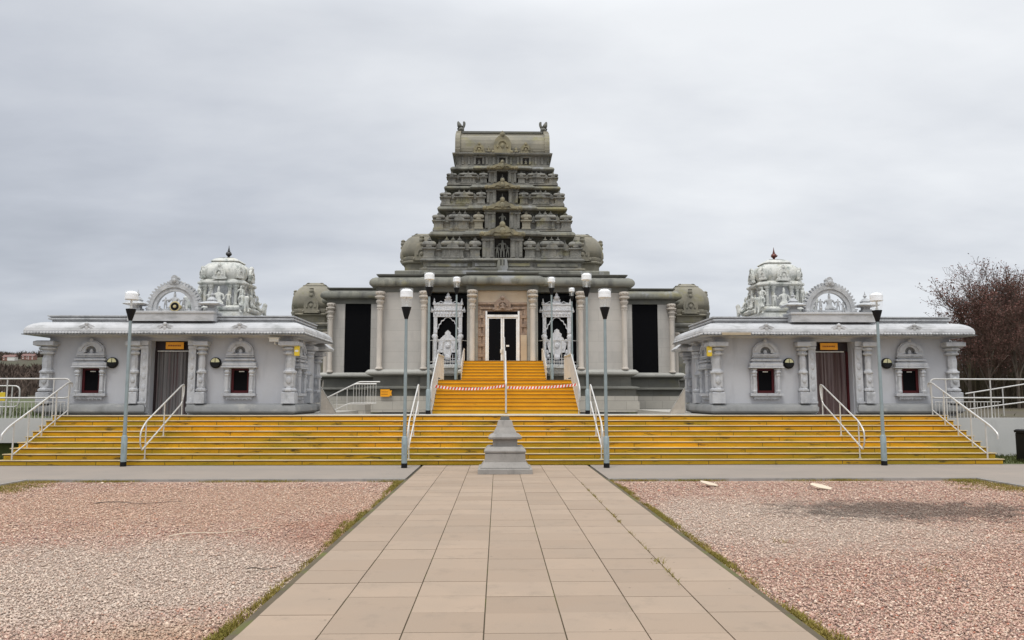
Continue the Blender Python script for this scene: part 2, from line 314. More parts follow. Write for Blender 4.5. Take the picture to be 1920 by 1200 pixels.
# ---------------------------------------------------------------- mesh helpers
class MB:
    def __init__(s): s.b = bmesh.new()
    def verts(s, pts): return [s.b.verts.new(p) for p in pts]
    def face(s, vs):
        try: return s.b.faces.new(vs)
        except ValueError: return None
    def box(s, x0, x1, y0, y1, z0, z1):
        v = s.verts([(x, y, z) for z in (z0, z1) for y in (y0, y1) for x in (x0, x1)])
        for f in ((0, 2, 3, 1), (4, 5, 7, 6), (0, 1, 5, 4), (2, 6, 7, 3), (0, 4, 6, 2), (1, 3, 7, 5)): s.face([v[i] for i in f])
        return s
    def prism(s, poly, y0, y1):
        """polygon in x,z extruded from y0 to y1"""
        n = len(poly); a = s.verts([(x, y0, z) for x, z in poly]); b = s.verts([(x, y1, z) for x, z in poly])
        s.face(a); s.face(b[::-1])
        for i in range(n): s.face([a[i], b[i], b[(i + 1) % n], a[(i + 1) % n]])
        return s
    def prism_x(s, poly, x0, x1):
        """polygon in y,z extruded along x"""
        n = len(poly); a = s.verts([(x0, y, z) for y, z in poly]); b = s.verts([(x1, y, z) for y, z in poly])
        s.face(a); s.face(b[::-1])
        for i in range(n): s.face([a[i], b[i], b[(i + 1) % n], a[(i + 1) % n]])
        return s
    def prism_z(s, poly, z0, z1):
        n = len(poly); a = s.verts([(x, y, z0) for x, y in poly]); b = s.verts([(x, y, z1) for x, y in poly])
        s.face(a); s.face(b[::-1])
        for i in range(n): s.face([a[i], b[i], b[(i + 1) % n], a[(i + 1) % n]])
        return s
    def strip(s, outer, inner, y0, y1):
        """band between two open x,z polylines of equal length"""
        n = len(outer)
        V = [[s.b.verts.new((p[0], y, p[1])) for p in l] for l in (outer, inner) for y in (y0, y1)]
        of, ob, if_, ib = V
        for i in range(n - 1):
            s.face([of[i], of[i + 1], if_[i + 1], if_[i]]); s.face([ob[i], ib[i], ib[i + 1], ob[i + 1]])
            s.face([of[i], ob[i], ob[i + 1], of[i + 1]]); s.face([if_[i], if_[i + 1], ib[i + 1], ib[i]])
        for i in (0, n - 1): s.face([of[i], if_[i], ib[i], ob[i]])
        return s
    def rings(s, R_, cap=True):
        V = [s.verts(r) for r in R_]; n = len(R_[0])
        for a, b in zip(V, V[1:]):
            for i in range(n): s.face([a[i], a[(i + 1) % n], b[(i + 1) % n], b[i]])
        if cap: s.face(V[0][::-1]); s.face(V[-1])
        return s
    def lathe(s, prof, c=(0, 0, 0), n=16, rot=0.0, sx=1, sy=1):
        return s.rings([[(c[0] + sx * r * math.cos(2 * PI * i / n + rot), c[1] + sy * r * math.sin(2 * PI * i / n + rot), c[2] + z) for i in range(n)] for r, z in prof])
    def loft(s, foot, prof, cap=True):
        """footprint polygon (CCW in x,y) swept up a profile of (outward offset, z)"""
        n = len(foot); P = [Vector(p) for p in foot]; off = []
        for i in range(n):
            a = (P[i] - P[i - 1]).normalized(); b = (P[(i + 1) % n] - P[i]).normalized()
            na = Vector((a.y, -a.x)); nb = Vector((b.y, -b.x)); k = 1 + na.dot(nb)
            off.append((na + nb) / max(k, 0.2))
        return s.rings([[(P[i].x + off[i].x * o, P[i].y + off[i].y * o, z) for i in range(n)] for o, z in prof], cap)
    def tube(s, pts, r, n=8, r1=None):
        pts = [Vector(p) for p in pts]; Rg = []; N = len(pts); up = None
        for i, p in enumerate(pts):
            t = (pts[min(i + 1, N - 1)] - pts[max(i - 1, 0)]).normalized()
            if up is None: up = Vector((0, 0, 1)) if abs(t.z) < 0.9 else Vector((1, 0, 0))
            u = (up - t * up.dot(t)).normalized(); v_ = t.cross(u); up = u
            rr = r if r1 is None else r + (r1 - r) * i / (N - 1)
            Rg.append([p + (u * math.cos(2 * PI * k / n) + v_ * math.sin(2 * PI * k / n)) * rr for k in range(n)])
        return s.rings(Rg)
    def ball(s, c, r, sc=(1, 1, 1), n=10, m=7):
        return s.rings([[(c[0] + sc[0] * r * math.sin(PI * j / m) * math.cos(2 * PI * i / n), c[1] + sc[1] * r * math.sin(PI * j / m) * math.sin(2 * PI * i / n), c[2] - sc[2] * r * math.cos(PI * j / m)) for i in range(n)] for j in [0.15] + list(range(1, m)) + [m - 0.15]])
    def xf(s, mat):
        bmesh.ops.transform(s.b, matrix=mat, verts=s.b.verts); return s
    def build(s, name, m, parent=None, smooth=False, mesh_only=False):
        bmesh.ops.recalc_face_normals(s.b, faces=s.b.faces)
        me = bpy.data.meshes.new(name); s.b.to_mesh(me); s.b.free()
        if m: me.materials.append(M[m] if isinstance(m, str) else m)
        if smooth:
            me.polygons.foreach_set('use_smooth', [True] * len(me.polygons))
            try: me.set_sharp_from_angle(angle=R(38))
            except Exception: pass
        if mesh_only: return me
        o = bpy.data.objects.new(name, me); C.objects.link(o)
        if parent: o.parent = parent
        return o
def inst(name, me, parent, loc=(0, 0, 0), sc=(1, 1, 1), rz=0.0):
    o = bpy.data.objects.new(name, me); C.objects.link(o); o.parent = parent
    o.location = loc; o.scale = sc; o.rotation_euler = (0, 0, rz); return o
def thing(name, label, cat, loc=(0, 0, 0), group=None):
    o = bpy.data.objects.new(name, None); C.objects.link(o); o.location = loc; o.empty_display_size = 0.2
    o['label'] = label; o['category'] = cat
    if group: o['group'] = group
    return o
def tag(o, label, cat, group=None, kind=None):
    if label: o['label'] = label
    if cat: o['category'] = cat
    if group: o['group'] = group
    if kind: o['kind'] = kind
    return o
def struct(o, kind='structure'): o['kind'] = kind; return o
def rect(x0, x1, y0, y1): return [(x0, y0), (x1, y0), (x1, y1), (x0, y1)]
def dup(root, loc, label=None, rz=None):
    r = root.copy(); C.objects.link(r); r.location = loc
    if label: r['label'] = label
    if rz is not None: r.rotation_euler = (0, 0, rz)
    for ch in list(root.children):
        c = ch.copy(); C.objects.link(c); c.parent = r
        for g in ch.children:
            d = g.copy(); C.objects.link(d); d.parent = c
    return r
def skin_figure(joints, edges, root=0, sub=1):
    """one continuous body grown from joints (x,y,z,r)"""
    me = bpy.data.meshes.new('figure'); me.from_pydata([j[:3] for j in joints], edges, [])
    o = bpy.data.objects.new('figure', me); C.objects.link(o)
    o.modifiers.new('s', 'SKIN'); sv = me.skin_vertices[0].data
    for i, j in enumerate(joints): sv[i].radius = (j[3], j[3]); sv[i].use_root = (i == root)
    if sub: o.modifiers.new('d', 'SUBSURF').levels = sub
    dg = bpy.context.evaluated_depsgraph_get(); out = bpy.data.meshes.new_from_object(o.evaluated_get(dg))
    bpy.data.objects.remove(o); return out
def arc(cx, cz, r, a0, a1, n, rz=None):
    rz = rz or r
    return [(cx + r * math.cos(R(a0 + (a1 - a0) * i / n)), cz + rz * math.sin(R(a0 + (a1 - a0) * i / n))) for i in range(n + 1)]

# statue meshes, 1 m high, facing -Y
def fig_standing():
    J = [(0, 0, .48, .085), (0, 0, .62, .075), (0, 0, .76, .10), (0, 0, .83, .04), (0, -.01, .90, .062), (0, 0, .985, .03),
         (.07, 0, .44, .06), (.08, -.01, .24, .045), (.08, 0, .04, .035), (.09, -.06, .02, .03),
         (-.07, 0, .44, .06), (-.08, -.01, .24, .045), (-.08, 0, .04, .035), (-.09, -.06, .02, .03),
         (.15, 0, .76, .04), (.20, -.02, .62, .034), (.17, -.10, .55, .028), (-.15, 0, .76, .04), (-.20, -.02, .62, .034), (-.19, -.10, .74, .028)]
    E = [(0, 1), (1, 2), (2, 3), (3, 4), (4, 5), (0, 6), (6, 7), (7, 8), (8, 9), (0, 10), (10, 11), (11, 12), (12, 13), (2, 14), (14, 15), (15, 16), (2, 17), (17, 18), (18, 19)]
    return skin_figure(J, E)
def fig_seated():
    J = [(0, 0, .16, .15), (0, 0, .36, .12), (0, 0, .58, .15), (0, 0, .68, .06), (0, -.01, .78, .095), (0, 0, .94, .05), (0, 0, 1.0, .02),
         (.20, -.08, .12, .09), (.32, -.18, .09, .07), (.10, -.28, .07, .055), (-.20, -.08, .12, .09), (-.32, -.18, .09, .07), (-.10, -.28, .07, .055),
         (.22, 0, .58, .06), (.31, -.03, .38, .05), (.25, -.16, .30, .045), (-.22, 0, .58, .06), (-.31, -.03, .40, .05), (-.28, -.14, .56, .045)]
    E = [(0, 1), (1, 2), (2, 3), (3, 4), (4, 5), (5, 6), (0, 7), (7, 8), (8, 9), (0, 10), (10, 11), (11, 12), (2, 13), (13, 14), (14, 15), (2, 16), (16, 17), (17, 18)]
    return skin_figure(J, E)
def fig_lion():
    """crouching guardian beast, head up, facing -Y"""
    J = [(0, .25, .30, .16), (0, 0, .42, .17), (0, -.18, .60, .15), (0, -.26, .82, .15), (0, -.40, .80, .08), (.09, -.2, .98, .04), (-.09, -.2, .98, .04),
         (.11, -.22, .28, .06), (.11, -.30, .04, .06), (-.11, -.22, .28, .06), (-.11, -.30, .04, .06),
         (.15, .25, .16, .09), (.15, .05, .05, .06), (-.15, .25, .16, .09), (-.15, .05, .05, .06), (0, .42, .45, .05), (0, .38, .72, .04)]
    E = [(0, 1), (1, 2), (2, 3), (3, 4), (3, 5), (3, 6), (2, 7), (7, 8), (2, 9), (9, 10), (0, 11), (11, 12), (0, 13), (13, 14), (0, 15), (15, 16)]
    return skin_figure(J, E, 1)
def fig_beast():
    J = [(0, 0, .05, .24), (-.02, 0, .30, .22), (-.09, 0, .58, .19), (-.17, 0, .84, .11), (-.20, -.02, .98, .05), (.14, 0, .46, .12), (.23, 0, .68, .10), (.24, 0, .88, .11), (.16, 0, .97, .05), (-.06, -.24, .52, .10), (.05, -.22, .2, .13)]
    E = [(0, 1), (1, 2), (2, 3), (3, 4), (1, 5), (5, 6), (6, 7), (7, 8), (2, 9), (1, 10)]
    return skin_figure(J, E, 1)
FIG = {}
for k, f_ in (('stand', fig_standing), ('seat', fig_seated), ('lion', fig_lion), ('beast', fig_beast)):
    me = f_(); me.polygons.foreach_set('use_smooth', [True] * len(me.polygons)); FIG[k] = me
def fig(kind, mat_):
    key = kind + mat_
    if key not in FIG:
        me = FIG[kind].copy(); me.materials.clear(); me.materials.append(M[mat_]); FIG[key] = me
    return FIG[key]

def nasika_poly(cx, z, w_, h):
    """horseshoe gable outline: flared feet, round body, pointed crest"""
    half = [(0.50, 0), (0.52, 0.10), (0.40, 0.16), (0.42, 0.30), (0.41, 0.46), (0.34, 0.62), (0.22, 0.74), (0.13, 0.80), (0.12, 0.88), (0.06, 0.96)]
    r_ = [(cx + a * w_, z + b * h) for a, b in half] + [(cx, z + h)] + [(cx - a * w_, z + b * h) for a, b in half[::-1]]
    return r_
def add_nasika(mb, cx, y, z, w_, h, d=0.1):
    mb.prism(nasika_poly(cx, z, w_, h), y - d, y)
    o = arc(cx, z + 0.36 * h, 0.30 * w_, -25, 205, 12, 0.27 * h); i = arc(cx, z + 0.36 * h, 0.19 * w_, -25, 205, 12, 0.17 * h)
    mb.strip(o, i, y - d * 1.35, y - d + 0.003)
    mb.ball((cx, y - d * 1.1, z + 0.34 * h), 0.10 * w_, (1, .5, 1.2), 8, 5)
    mb.ball((cx, y - d * 1.1, z + 0.84 * h), 0.10 * w_, (1, .6, 1), 8, 5)
    for s in (-1, 1): mb.ball((cx + s * 0.44 * w_, y - d, z + 0.08 * h), 0.07 * w_, (1, .6, 1), 8, 5)
    return mb
KALASHA = [(0.30, 0), (0.34, .05), (0.18, .12), (0.16, .17), (0.42, .27), (0.48, .36), (0.36, .48), (0.14, .54), (0.24, .58), (0.12, .63), (0.13, .70), (0.07, .80), (0.05, .9), (0.01, 1)]
def add_kalasha(mb, c, h, k=0.5, n=10): return mb.lathe([(r_ * h * k, z * h) for r_, z in KALASHA], c, n)

# ================================================================ SETTING
RIS = 0.135; LZ = 1.215; RC = 0.125
struct(MB().box(-2600, 2600, -300, 4000, -0.60, -0.13).build('ground', 'field'))
for s in (-1, 1): struct(MB().box(*sorted((s * 13.01, s * 320)), 23.01, 420, -0.12, 1.10).build('lawn', 'lawn' if s < 0 else 'brush'))
struct(MB().box(-13.0, 13.0, 58.01, 420, -0.12, 1.09).build('lawn', 'lawn'))
mb = MB().box(-13.0, 13.0, 22.551, 24.60, -0.11, LZ)
for s in (-1, 1): mb.box(*sorted((s * 5.9, s * 13.0)), 24.602, 34, -0.11, LZ - .003)
mb.box(-5.9, 5.9, 24.602, 58, -0.11, 1.02)
struct(mb.build('terrace', 'terrace'))
# path of large slabs
mb = MB(); SW, SD = 0.60, 0.525
y = 0.6; row = 0
while y < 20.0:
    y1 = min(y + SD, 20.09)
    for c in range(7):
        x = -2.1 + c * SW; o = ((c * 37) % 5 - 2) * 0.012
        z = random.uniform(-0.0025, 0.0015)
        mb.box(x + 0.0055, x + SW - 0.0055, y + o + 0.0035, y1 + (o if y1 < 20.05 else 0) - 0.0035, -0.05, z)
    y += SD; row += 1
struct(mb.build('path', 'slab'))
struct(MB().box(-2.13, 2.13, 0.4, 20.09, -0.10, -0.011).build('path_bed', 'joint'))
for s in (-1, 1):
    struct(MB().box(*sorted((s * 2.132, s * 2.175)), 0.4, 16.79, -0.11, -0.016).build('path_edging', 'joint'))
    mb = MB(); a, b = sorted((s * 2.18, s * 60)); mb.box(a, b, 16.8, 20.09, -0.12, -0.002)
    a, b = sorted((s * 10.25, s * 60)); mb.box(a, b, -20, 16.797, -0.12, -0.002)
    struct(mb.build('pavement', 'pavement'))
    # kerb of the pavement, a shade proud
    mb = MB(); a, b = sorted((s * 2.18, s * 10.25)); mb.box(a, b, 16.72, 16.797, -0.12, -0.004)
    a, b = sorted((s * 10.17, s * 10.247)); mb.box(a, b, 2, 16.717, -0.12, -0.004)
    struct(mb.build('kerb', 'pedestal'))
    # gravel bed, gently uneven
    mb = MB(); nx, ny = 60, 130; x0, x1 = s * 2.176, s * 10.168; G = []
    for j in range(ny + 1):
        Y = 1.5 + (16.72 - 1.5) * j / ny
        G.append([mb.b.verts.new((x0 + (x1 - x0) * i / nx, Y, -0.058 + 0.005 * math.sin(i * .41 + j * .23) * math.sin(j * .31 - i * .17) + random.uniform(-.003, .003))) for i in range(nx + 1)])
    for j in range(ny):
        for i in range(nx): mb.face([G[j][i], G[j][i + 1], G[j + 1][i + 1], G[j + 1][i]])
    struct(mb.build('gravel', 'gravel', smooth=True))
def pebbles():
    V = []; 
    base = np.array([(1, 0, 0), (-1, 0, 0), (0, 1, 0), (0, -1, 0), (0, 0, 1), (0, 0, -1)], float)
    Fc = np.array([(0, 2, 4), (2, 1, 4), (1, 3, 4), (3, 0, 4), (2, 0, 5), (1, 2, 5), (3, 1, 5), (0, 3, 5)])
    pts = []
    for s in (-1, 1):
        n = 80000
        u = NR.random(n * 3); Y = 4.4 * (16.4 / 4.4) ** u             # density falls off as 1/Y
        X = 2.2 + NR.random(n * 3) * 7.9
        ok = (X < 0.72 * Y + 0.6) & (NR.random(n * 3) < 5.2 / Y)
        X, Y = X[ok][:n], Y[ok][:n]
        pts.append(np.stack([s * X, Y], 1))
    P = np.concatenate(pts); N = len(P)
    sz = (0.0070 + 0.0085 * NR.random(N) ** 1.8) * (1 + np.clip((P[:, 1] - 7) * 0.05, 0, 0.5))
    big = NR.random(N) < 0.012; sz[big] *= 1.7
    sc = np.stack([sz * NR.uniform(.8, 1.5, N), sz * NR.uniform(.7, 1.1, N), sz * NR.uniform(.45, .9, N)], 1)
    v = base[None] * NR.uniform(.7, 1.25, (N, 6, 1)) + NR.normal(0, .12, (N, 6, 3))
    v = v * sc[:, None, :]
    al = NR.uniform(0, 2 * PI, N); tl = NR.normal(0, .35, N)
    y_, z_ = v[..., 1].copy(), v[..., 2].copy(); v[..., 1] = y_ * np.cos(tl)[:, None] - z_ * np.sin(tl)[:, None]; v[..., 2] = y_ * np.sin(tl)[:, None] + z_ * np.cos(tl)[:, None]
    x_, y_ = v[..., 0].copy(), v[..., 1].copy(); v[..., 0] = x_ * np.cos(al)[:, None] - y_ * np.sin(al)[:, None]; v[..., 1] = x_ * np.sin(al)[:, None] + y_ * np.cos(al)[:, None]
    v += np.concatenate([P, (-0.05 + sz * 0.25)[:, None]], 1)[:, None, :]
    f = (Fc[None] + (np.arange(N) * 6)[:, None, None]).reshape(-1, 3)
    return v.reshape(-1, 3), f
def fast_mesh(name, v, f, m, parent=None):
    me = bpy.data.meshes.new(name); k = f.shape[1]
    me.vertices.add(len(v)); me.vertices.foreach_set('co', np.ascontiguousarray(v, dtype=np.float32).ravel())
    me.loops.add(f.size); me.loops.foreach_set('vertex_index', np.ascontiguousarray(f, dtype=np.int32).ravel())
    me.polygons.add(len(f)); me.polygons.foreach_set('loop_start', np.arange(0, f.size, k, dtype=np.int32)); me.polygons.foreach_set('loop_total', np.full(len(f), k, dtype=np.int32))
    me.update(calc_edges=True); me.materials.append(M[m] if isinstance(m, str) else m)
    o = bpy.data.objects.new(name, me); C.objects.link(o)
    if parent: o.parent = parent
    return o
v, f = pebbles(); struct(fast_mesh('gravel_stones', v, f, 'pebble'), 'stuff')
def blades(P, h, spread, wd):
    """grass blades: P (n,3) roots"""
    n = len(P); al = NR.uniform(0, 2 * PI, n); hh = h * NR.uniform(.45, 1.25, n)
    d = np.stack([np.cos(al), np.sin(al), np.zeros(n)], 1) * (wd * NR.uniform(.6, 1.4, n))[:, None]
    lean = NR.normal(0, spread, (n, 2)) * hh[:, None]
    tip = P + np.concatenate([lean, hh[:, None]], 1); mid = P + np.concatenate([lean * .35, (hh * .55)[:, None]], 1)
    v = np.stack([P - d, P + d, mid + d * .7, mid - d * .7, tip], 1).reshape(-1, 3)
    k = (np.arange(n) * 5)[:, None]
    f = np.concatenate([k + np.array([[0, 1, 2]]), k + np.array([[0, 2, 3]]), k + np.array([[3, 2, 4]])])
    return v, f
roots = []
def clump(x, y, rx, ry, n, z=-0.05):
    roots.append(np.stack([x + NR.normal(0, rx, n), y + NR.normal(0, ry, n), np.full(n, z)], 1))
for s in (-1, 1):
    for i in range(190):                                               # ragged fringe along the path edging
        Y = 4.5 + NR.random() * 12.2
        dens = max(.3, 0.55 + 0.45 * math.sin(Y * (2.1 if s > 0 else 1.3) + 1.0 + s))
        if NR.random() < dens * (1.0 if s > 0 else 0.75): clump(s * (2.20 + abs(NR.normal(0, .03 + .03 * dens))), Y, .018, .14, int(20 + 75 * dens))
    for i in range(60):                                               # along the kerb
        X = s * (2.3 + NR.random() * 7.8)
        if math.sin(X * 1.7 + s * 2) > -0.2: clump(X, 16.68 - abs(NR.normal(0, .07)), .16, .05, 70)
    for i in range(60):                                               # mossy corner by the side pavement
        Y = 12.5 + NR.random() * 4.2; clump(s * (10.14 - abs(NR.normal(0, .45 * (Y - 11) / 5))), Y, .15, .15, 110)
for Y, n in ((10.9, 34), (11.3, 14), (8.3, 52), (12.9, 14), (9.4, 10), (13.8, 14)): clump(1.5, Y, .012 + (.03 if n > 50 else 0), .07, n, -0.012)
for i in range(14): clump(1.5, 7 + NR.random() * 9, .006, .15, 20, -0.012)
clump(-1.75, 8.0, .004, .02, 1)
for x, y, n in ((5.6, 8.3, 26), (4.3, 8.0, 18), (3.3, 9.6, 25), (6.7, 10.2, 22)): clump(x, y, .05, .05, n)
P = np.concatenate(roots); P = P[(np.abs(P[:, 0]) < 1.6) | ((np.abs(P[:, 0]) > 2.19) & (np.abs(P[:, 0]) < 10.16) & (P[:, 1] < 16.71))]
v, f = blades(P, .043, .65, .004); struct(fast_mesh('grass_tufts', v, f, 'moss'), 'stuff')
# rough grass on the raised ground either side and beside the steps
P = []
for s in (-1, 1):
    n = 9000 if s < 0 else 50; P.append(np.stack([s * (13.7 + 14 * NR.random(n)), 26.0 + 34 * NR.random(n) ** 1.5, np.full(n, 1.10)], 1))
    n = 2500; P.append(np.stack([s * (13.15 + 5 * NR.random(n)), 20.2 + 2.5 * NR.random(n), np.full(n, 0.0)], 1))
v, f = blades(np.concatenate(P), .11, .4, .012); struct(fast_mesh('lawn_grass', v, f, 'lawn'), 'stuff')
for s in (-1, 1): struct(MB().box(*sorted((s * 13.03, s * 60)), 20.10, 22.79, -0.11, 0.004).build('grass_bank', 'lawn'))

# ---------------------------------------------------------------- yellow steps
def flight(root, x0, x1, y0, z0, n, tread, yend, paint, nose, nd=0.026, RIS=RIS, td=.06):
    for i in range(n):
        st = MB().box(x0, x1, y0 + tread * i, yend, z0 + RIS * i, z0 + RIS * (i + 1) - (0.001 if i < n - 1 else 0)).build('step', paint, root)
        MB().box(x0 - .004, x1 + .004, y0 + tread * i - nd, y0 + tread * i + td, z0 + RIS * (i + 1) - 0.018, z0 + RIS * (i + 1) + 0.004).build('nosing', nose, st)
        if nose == 'nosing': MB().box(x0 - .002, x1 + .002, y0 + tread * i - .004, y0 + tread * i + .02, z0 + RIS * (i + 1) - 0.044, z0 + RIS * (i + 1) - 0.0185).build('shadow_strip', 'shadow_strip', st)  # added strip that paints the shadow under the nosing
fs = thing('front_steps', 'broad flight of nine yellow painted steps spanning the whole front below both pavilions', 'steps', (0, 0, 0))
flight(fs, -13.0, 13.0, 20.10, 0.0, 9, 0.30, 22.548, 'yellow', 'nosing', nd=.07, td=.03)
cs = thing('temple_steps', 'narrow two-stage yellow steps climbing from the terrace to the temple door', 'steps', (0, 0, 0))
flight(cs, -2.28, 2.42, 24.6, 1.216, 9, 0.29, 29.9, 'yellow_high', 'nosing_shaded', 0.035, RC)
MB().box(-2.28, 2.42, 24.603, 29.9, 1.0, 1.2155).build('stair_base', 'block', cs)
flight(cs, -1.62, 1.68, 29.902, 2.342, 7, 0.33, 33.30, 'yellow_high', 'nosing_shaded', 0.035, .13)
for s in (-1, 1):
    a, b = sorted((s * 1.69, s * 2.62)); MB().box(a, b, 29.903, 32.75, 1.0, 2.34).build('side_platform', 'block', cs)

# ---------------------------------------------------------------- handrails
def bend(pts, r=0.12, n=5):
    """round the inner corners of a polyline"""
    P = [Vector(p) for p in pts]; o = [P[0]]
    for i in range(1, len(P) - 1):
        a = (P[i - 1] - P[i]); b = (P[i + 1] - P[i]); k = min(r, a.length * .45, b.length * .45)
        p0 = P[i] + a.normalized() * k; p1 = P[i] + b.normalized() * k
        for t in range(n + 1): t /= n; o.append(p0 * (1 - t) ** 2 + P[i] * 2 * t * (1 - t) + p1 * t * t)
    return o + [P[-1]]
def loop_rail(x, label, group, y0=20.28, y1=22.62):
    """free-standing double handrail up the front steps"""
    r = thing('stair_handrail', label, 'handrail', (x, y0, 0), group); S = RIS / 0.30
    zf = lambda yy: max(0, (yy + y0 - 20.1)) * S
    L_ = y1 - y0
    top = [(0, -.12, zf(-.12) + .36), (0, -.24, zf(-.24) + .55), (0, -.24, zf(-.2) + .86), (0, .05, zf(.05) + 1.0), (0, L_ - .1, zf(L_ - .1) + 1.0), (0, L_ + .05, LZ + .9), (0, L_ + .05, LZ + .62), (0, L_ - .08, zf(L_ - .08) + .46), (0, -.12, zf(-.12) + .36)]
    MB().tube(bend(top, .12), .021, 8).build('rail', 'steel', r, True)
    for yy in (0.06, L_ * .48, L_ - .06):
        zb = RIS * min(9, int((yy + y0 - 20.1) / 0.30) + 1)
        MB().tube([(0, yy, zb), (0, yy, zf(yy) + 1.0)], .018, 8).lathe([(.05, zb + .002), (.05, zb + .014)], (0, yy, 0), 12).build('post', 'steel', r, True)
for x, l in ((-9.35, 'double loop handrail on the front steps below the left pavilion doorway'), (-2.52, 'double loop handrail on the front steps left of the stone pedestal'),
             (2.52, 'double loop handrail on the front steps right of the stone pedestal'), (9.35, 'double loop handrail on the front steps below the right pavilion doorway')):
    loop_rail(x, l, 'double handrails on the front steps')
def side_rail(s, label):
    x = s * 12.68; r = thing('side_balustrade', label, 'balustrade', (x, 20.2, 0), 'balustrades at the ends of the front steps')
    S = RIS / .30; L_ = 2.5; zf = lambda yy: (yy + .1) * S
    MB().tube(bend([(0, -.45, zf(0) + .62), (0, -.45, zf(-.2) + .84), (0, -.2, zf(-.2) + 1.02), (0, L_ - .05, zf(L_ - .05) + 1.02), (0, L_ + .14, zf(L_) + .99), (0, L_ + .14, zf(L_) + .86)], .13), .026, 8).build('top_rail', 'steel', r, True)
    MB().tube([(0, 0, zf(0) + .2), (0, L_, zf(L_) + .2)], .017, 8).build('bottom_rail', 'steel', r, True)
    for k in range(5):
        yy = .02 + (L_ - .04) * k / 4; MB().tube([(0, yy, RIS * min(9, int((yy + .1) / .30) + 1)), (0, yy, zf(yy) + 1.0)], .02, 8).build('post', 'steel', r, True)
side_rail(-1, 'sloping balustrade at the left end of the front steps')
side_rail(1, 'sloping balustrade at the right end of the front steps')
def centre_rail(pts, posts, label):
    p0 = pts[0]; r = thing('centre_handrail', label, 'handrail', (p0[0], p0[1], 0), 'centre handrails of the temple steps')
    q = [(0, p[1] - p0[1], p[2]) for p in pts]
    MB().tube(bend(q, .1), .03, 10).build('rail', 'steel', r, True)
    for y_, z0, z1 in posts: MB().tube([(0, y_ - p0[1], z0), (0, y_ - p0[1], z1)], .024, 8).build('post', 'steel', r, True)
S2 = RC / .29
centre_rail([(0.06, 24.55, 1.25), (0.06, 24.5, 2.2), (0.06, 24.8, 2.34), (0.06, 26.9, 3.34), (0.06, 27.4, 3.36), (0.06, 27.45, 2.42)],
            [(24.62, 1.33, 2.25), (25.8, 1.8, 2.8), (26.95, 2.33, 3.34)], 'centre handrail on the lower stage of the temple steps')
centre_rail([(0.06, 29.8, 2.4), (0.06, 29.75, 3.3), (0.06, 30.0, 3.42), (0.06, 31.9, 4.22), (0.06, 32.3, 4.24), (0.06, 32.35, 3.3)],
            [(30.0, 2.45, 3.4), (30.9, 2.85, 3.8), (31.9, 3.24, 4.2)], 'centre handrail on the upper stage of the temple steps by the door')
def stair_balustrade(s, label):
    x = 2.30 + .08 * (s > 0); r = thing('side_balustrade', label, 'balustrade', (s * x, 24.6, 0), 'balustrades of the temple steps')
    zf = lambda yy: LZ + min(max(yy + .1, 0) * S2, RC * 9)
    ys = [-.1, 2.32, 5.2]
    MB().tube(bend([(-s * 0, -.12, 1.62), (0, -.38, 1.66), (0, -.38, 2.02), (0, -.1, zf(-.1) + .98)] + [(0, yy, zf(yy) + .98) for yy in ys[1:]], .1), .025, 8).build('top_rail', 'steel', r, True)
    MB().tube([(0, yy, zf(yy) + .1) for yy in ys], .016, 6).build('bottom_rail', 'panel_bar', r, True)
    me = MB().box(-.009, .009, -.009, .009, .1, .965).build('b', 'panel_bar', mesh_only=True)
    for k in range(52):
        yy = 0.0 + 5.15 * k / 51; inst('baluster', me, r, (0, yy, zf(yy)))
    for yy in (0.0, 1.2, 2.36, 3.8, 5.15): MB().tube([(0, yy, zf(yy) - .1), (0, yy, zf(yy) + .98)], .02, 8).build('post', 'steel', r, True)
stair_balustrade(-1, 'beige barred balustrade on the left side of the temple steps')
stair_balustrade(1, 'beige barred balustrade on the right side of the temple steps')
def upper_balustrade(s, label):
    r = thing('upper_balustrade', label, 'balustrade', (s * 1.66 + .03, 29.95, 0), 'balustrades of the upper temple steps'); S3 = .13 / .33
    zf = lambda yy: 2.34 + min(max(yy + .1, 0) * S3, .91)
    MB().tube([(0, yy, zf(yy) + .55) for yy in (0, 1.9, 3.0)], .02, 8).build('top_rail', 'panel_bar', r, True)
    me = MB().box(-.008, .008, -.008, .008, 0, .55).build('b', 'panel_bar', mesh_only=True)
    for k in range(30): inst('baluster', me, r, (0, 3.0 * k / 29, zf(3.0 * k / 29)))
upper_balustrade(-1, 'thin balustrade left of the upper temple steps'); upper_balustrade(1, 'thin balustrade right of the upper temple steps')

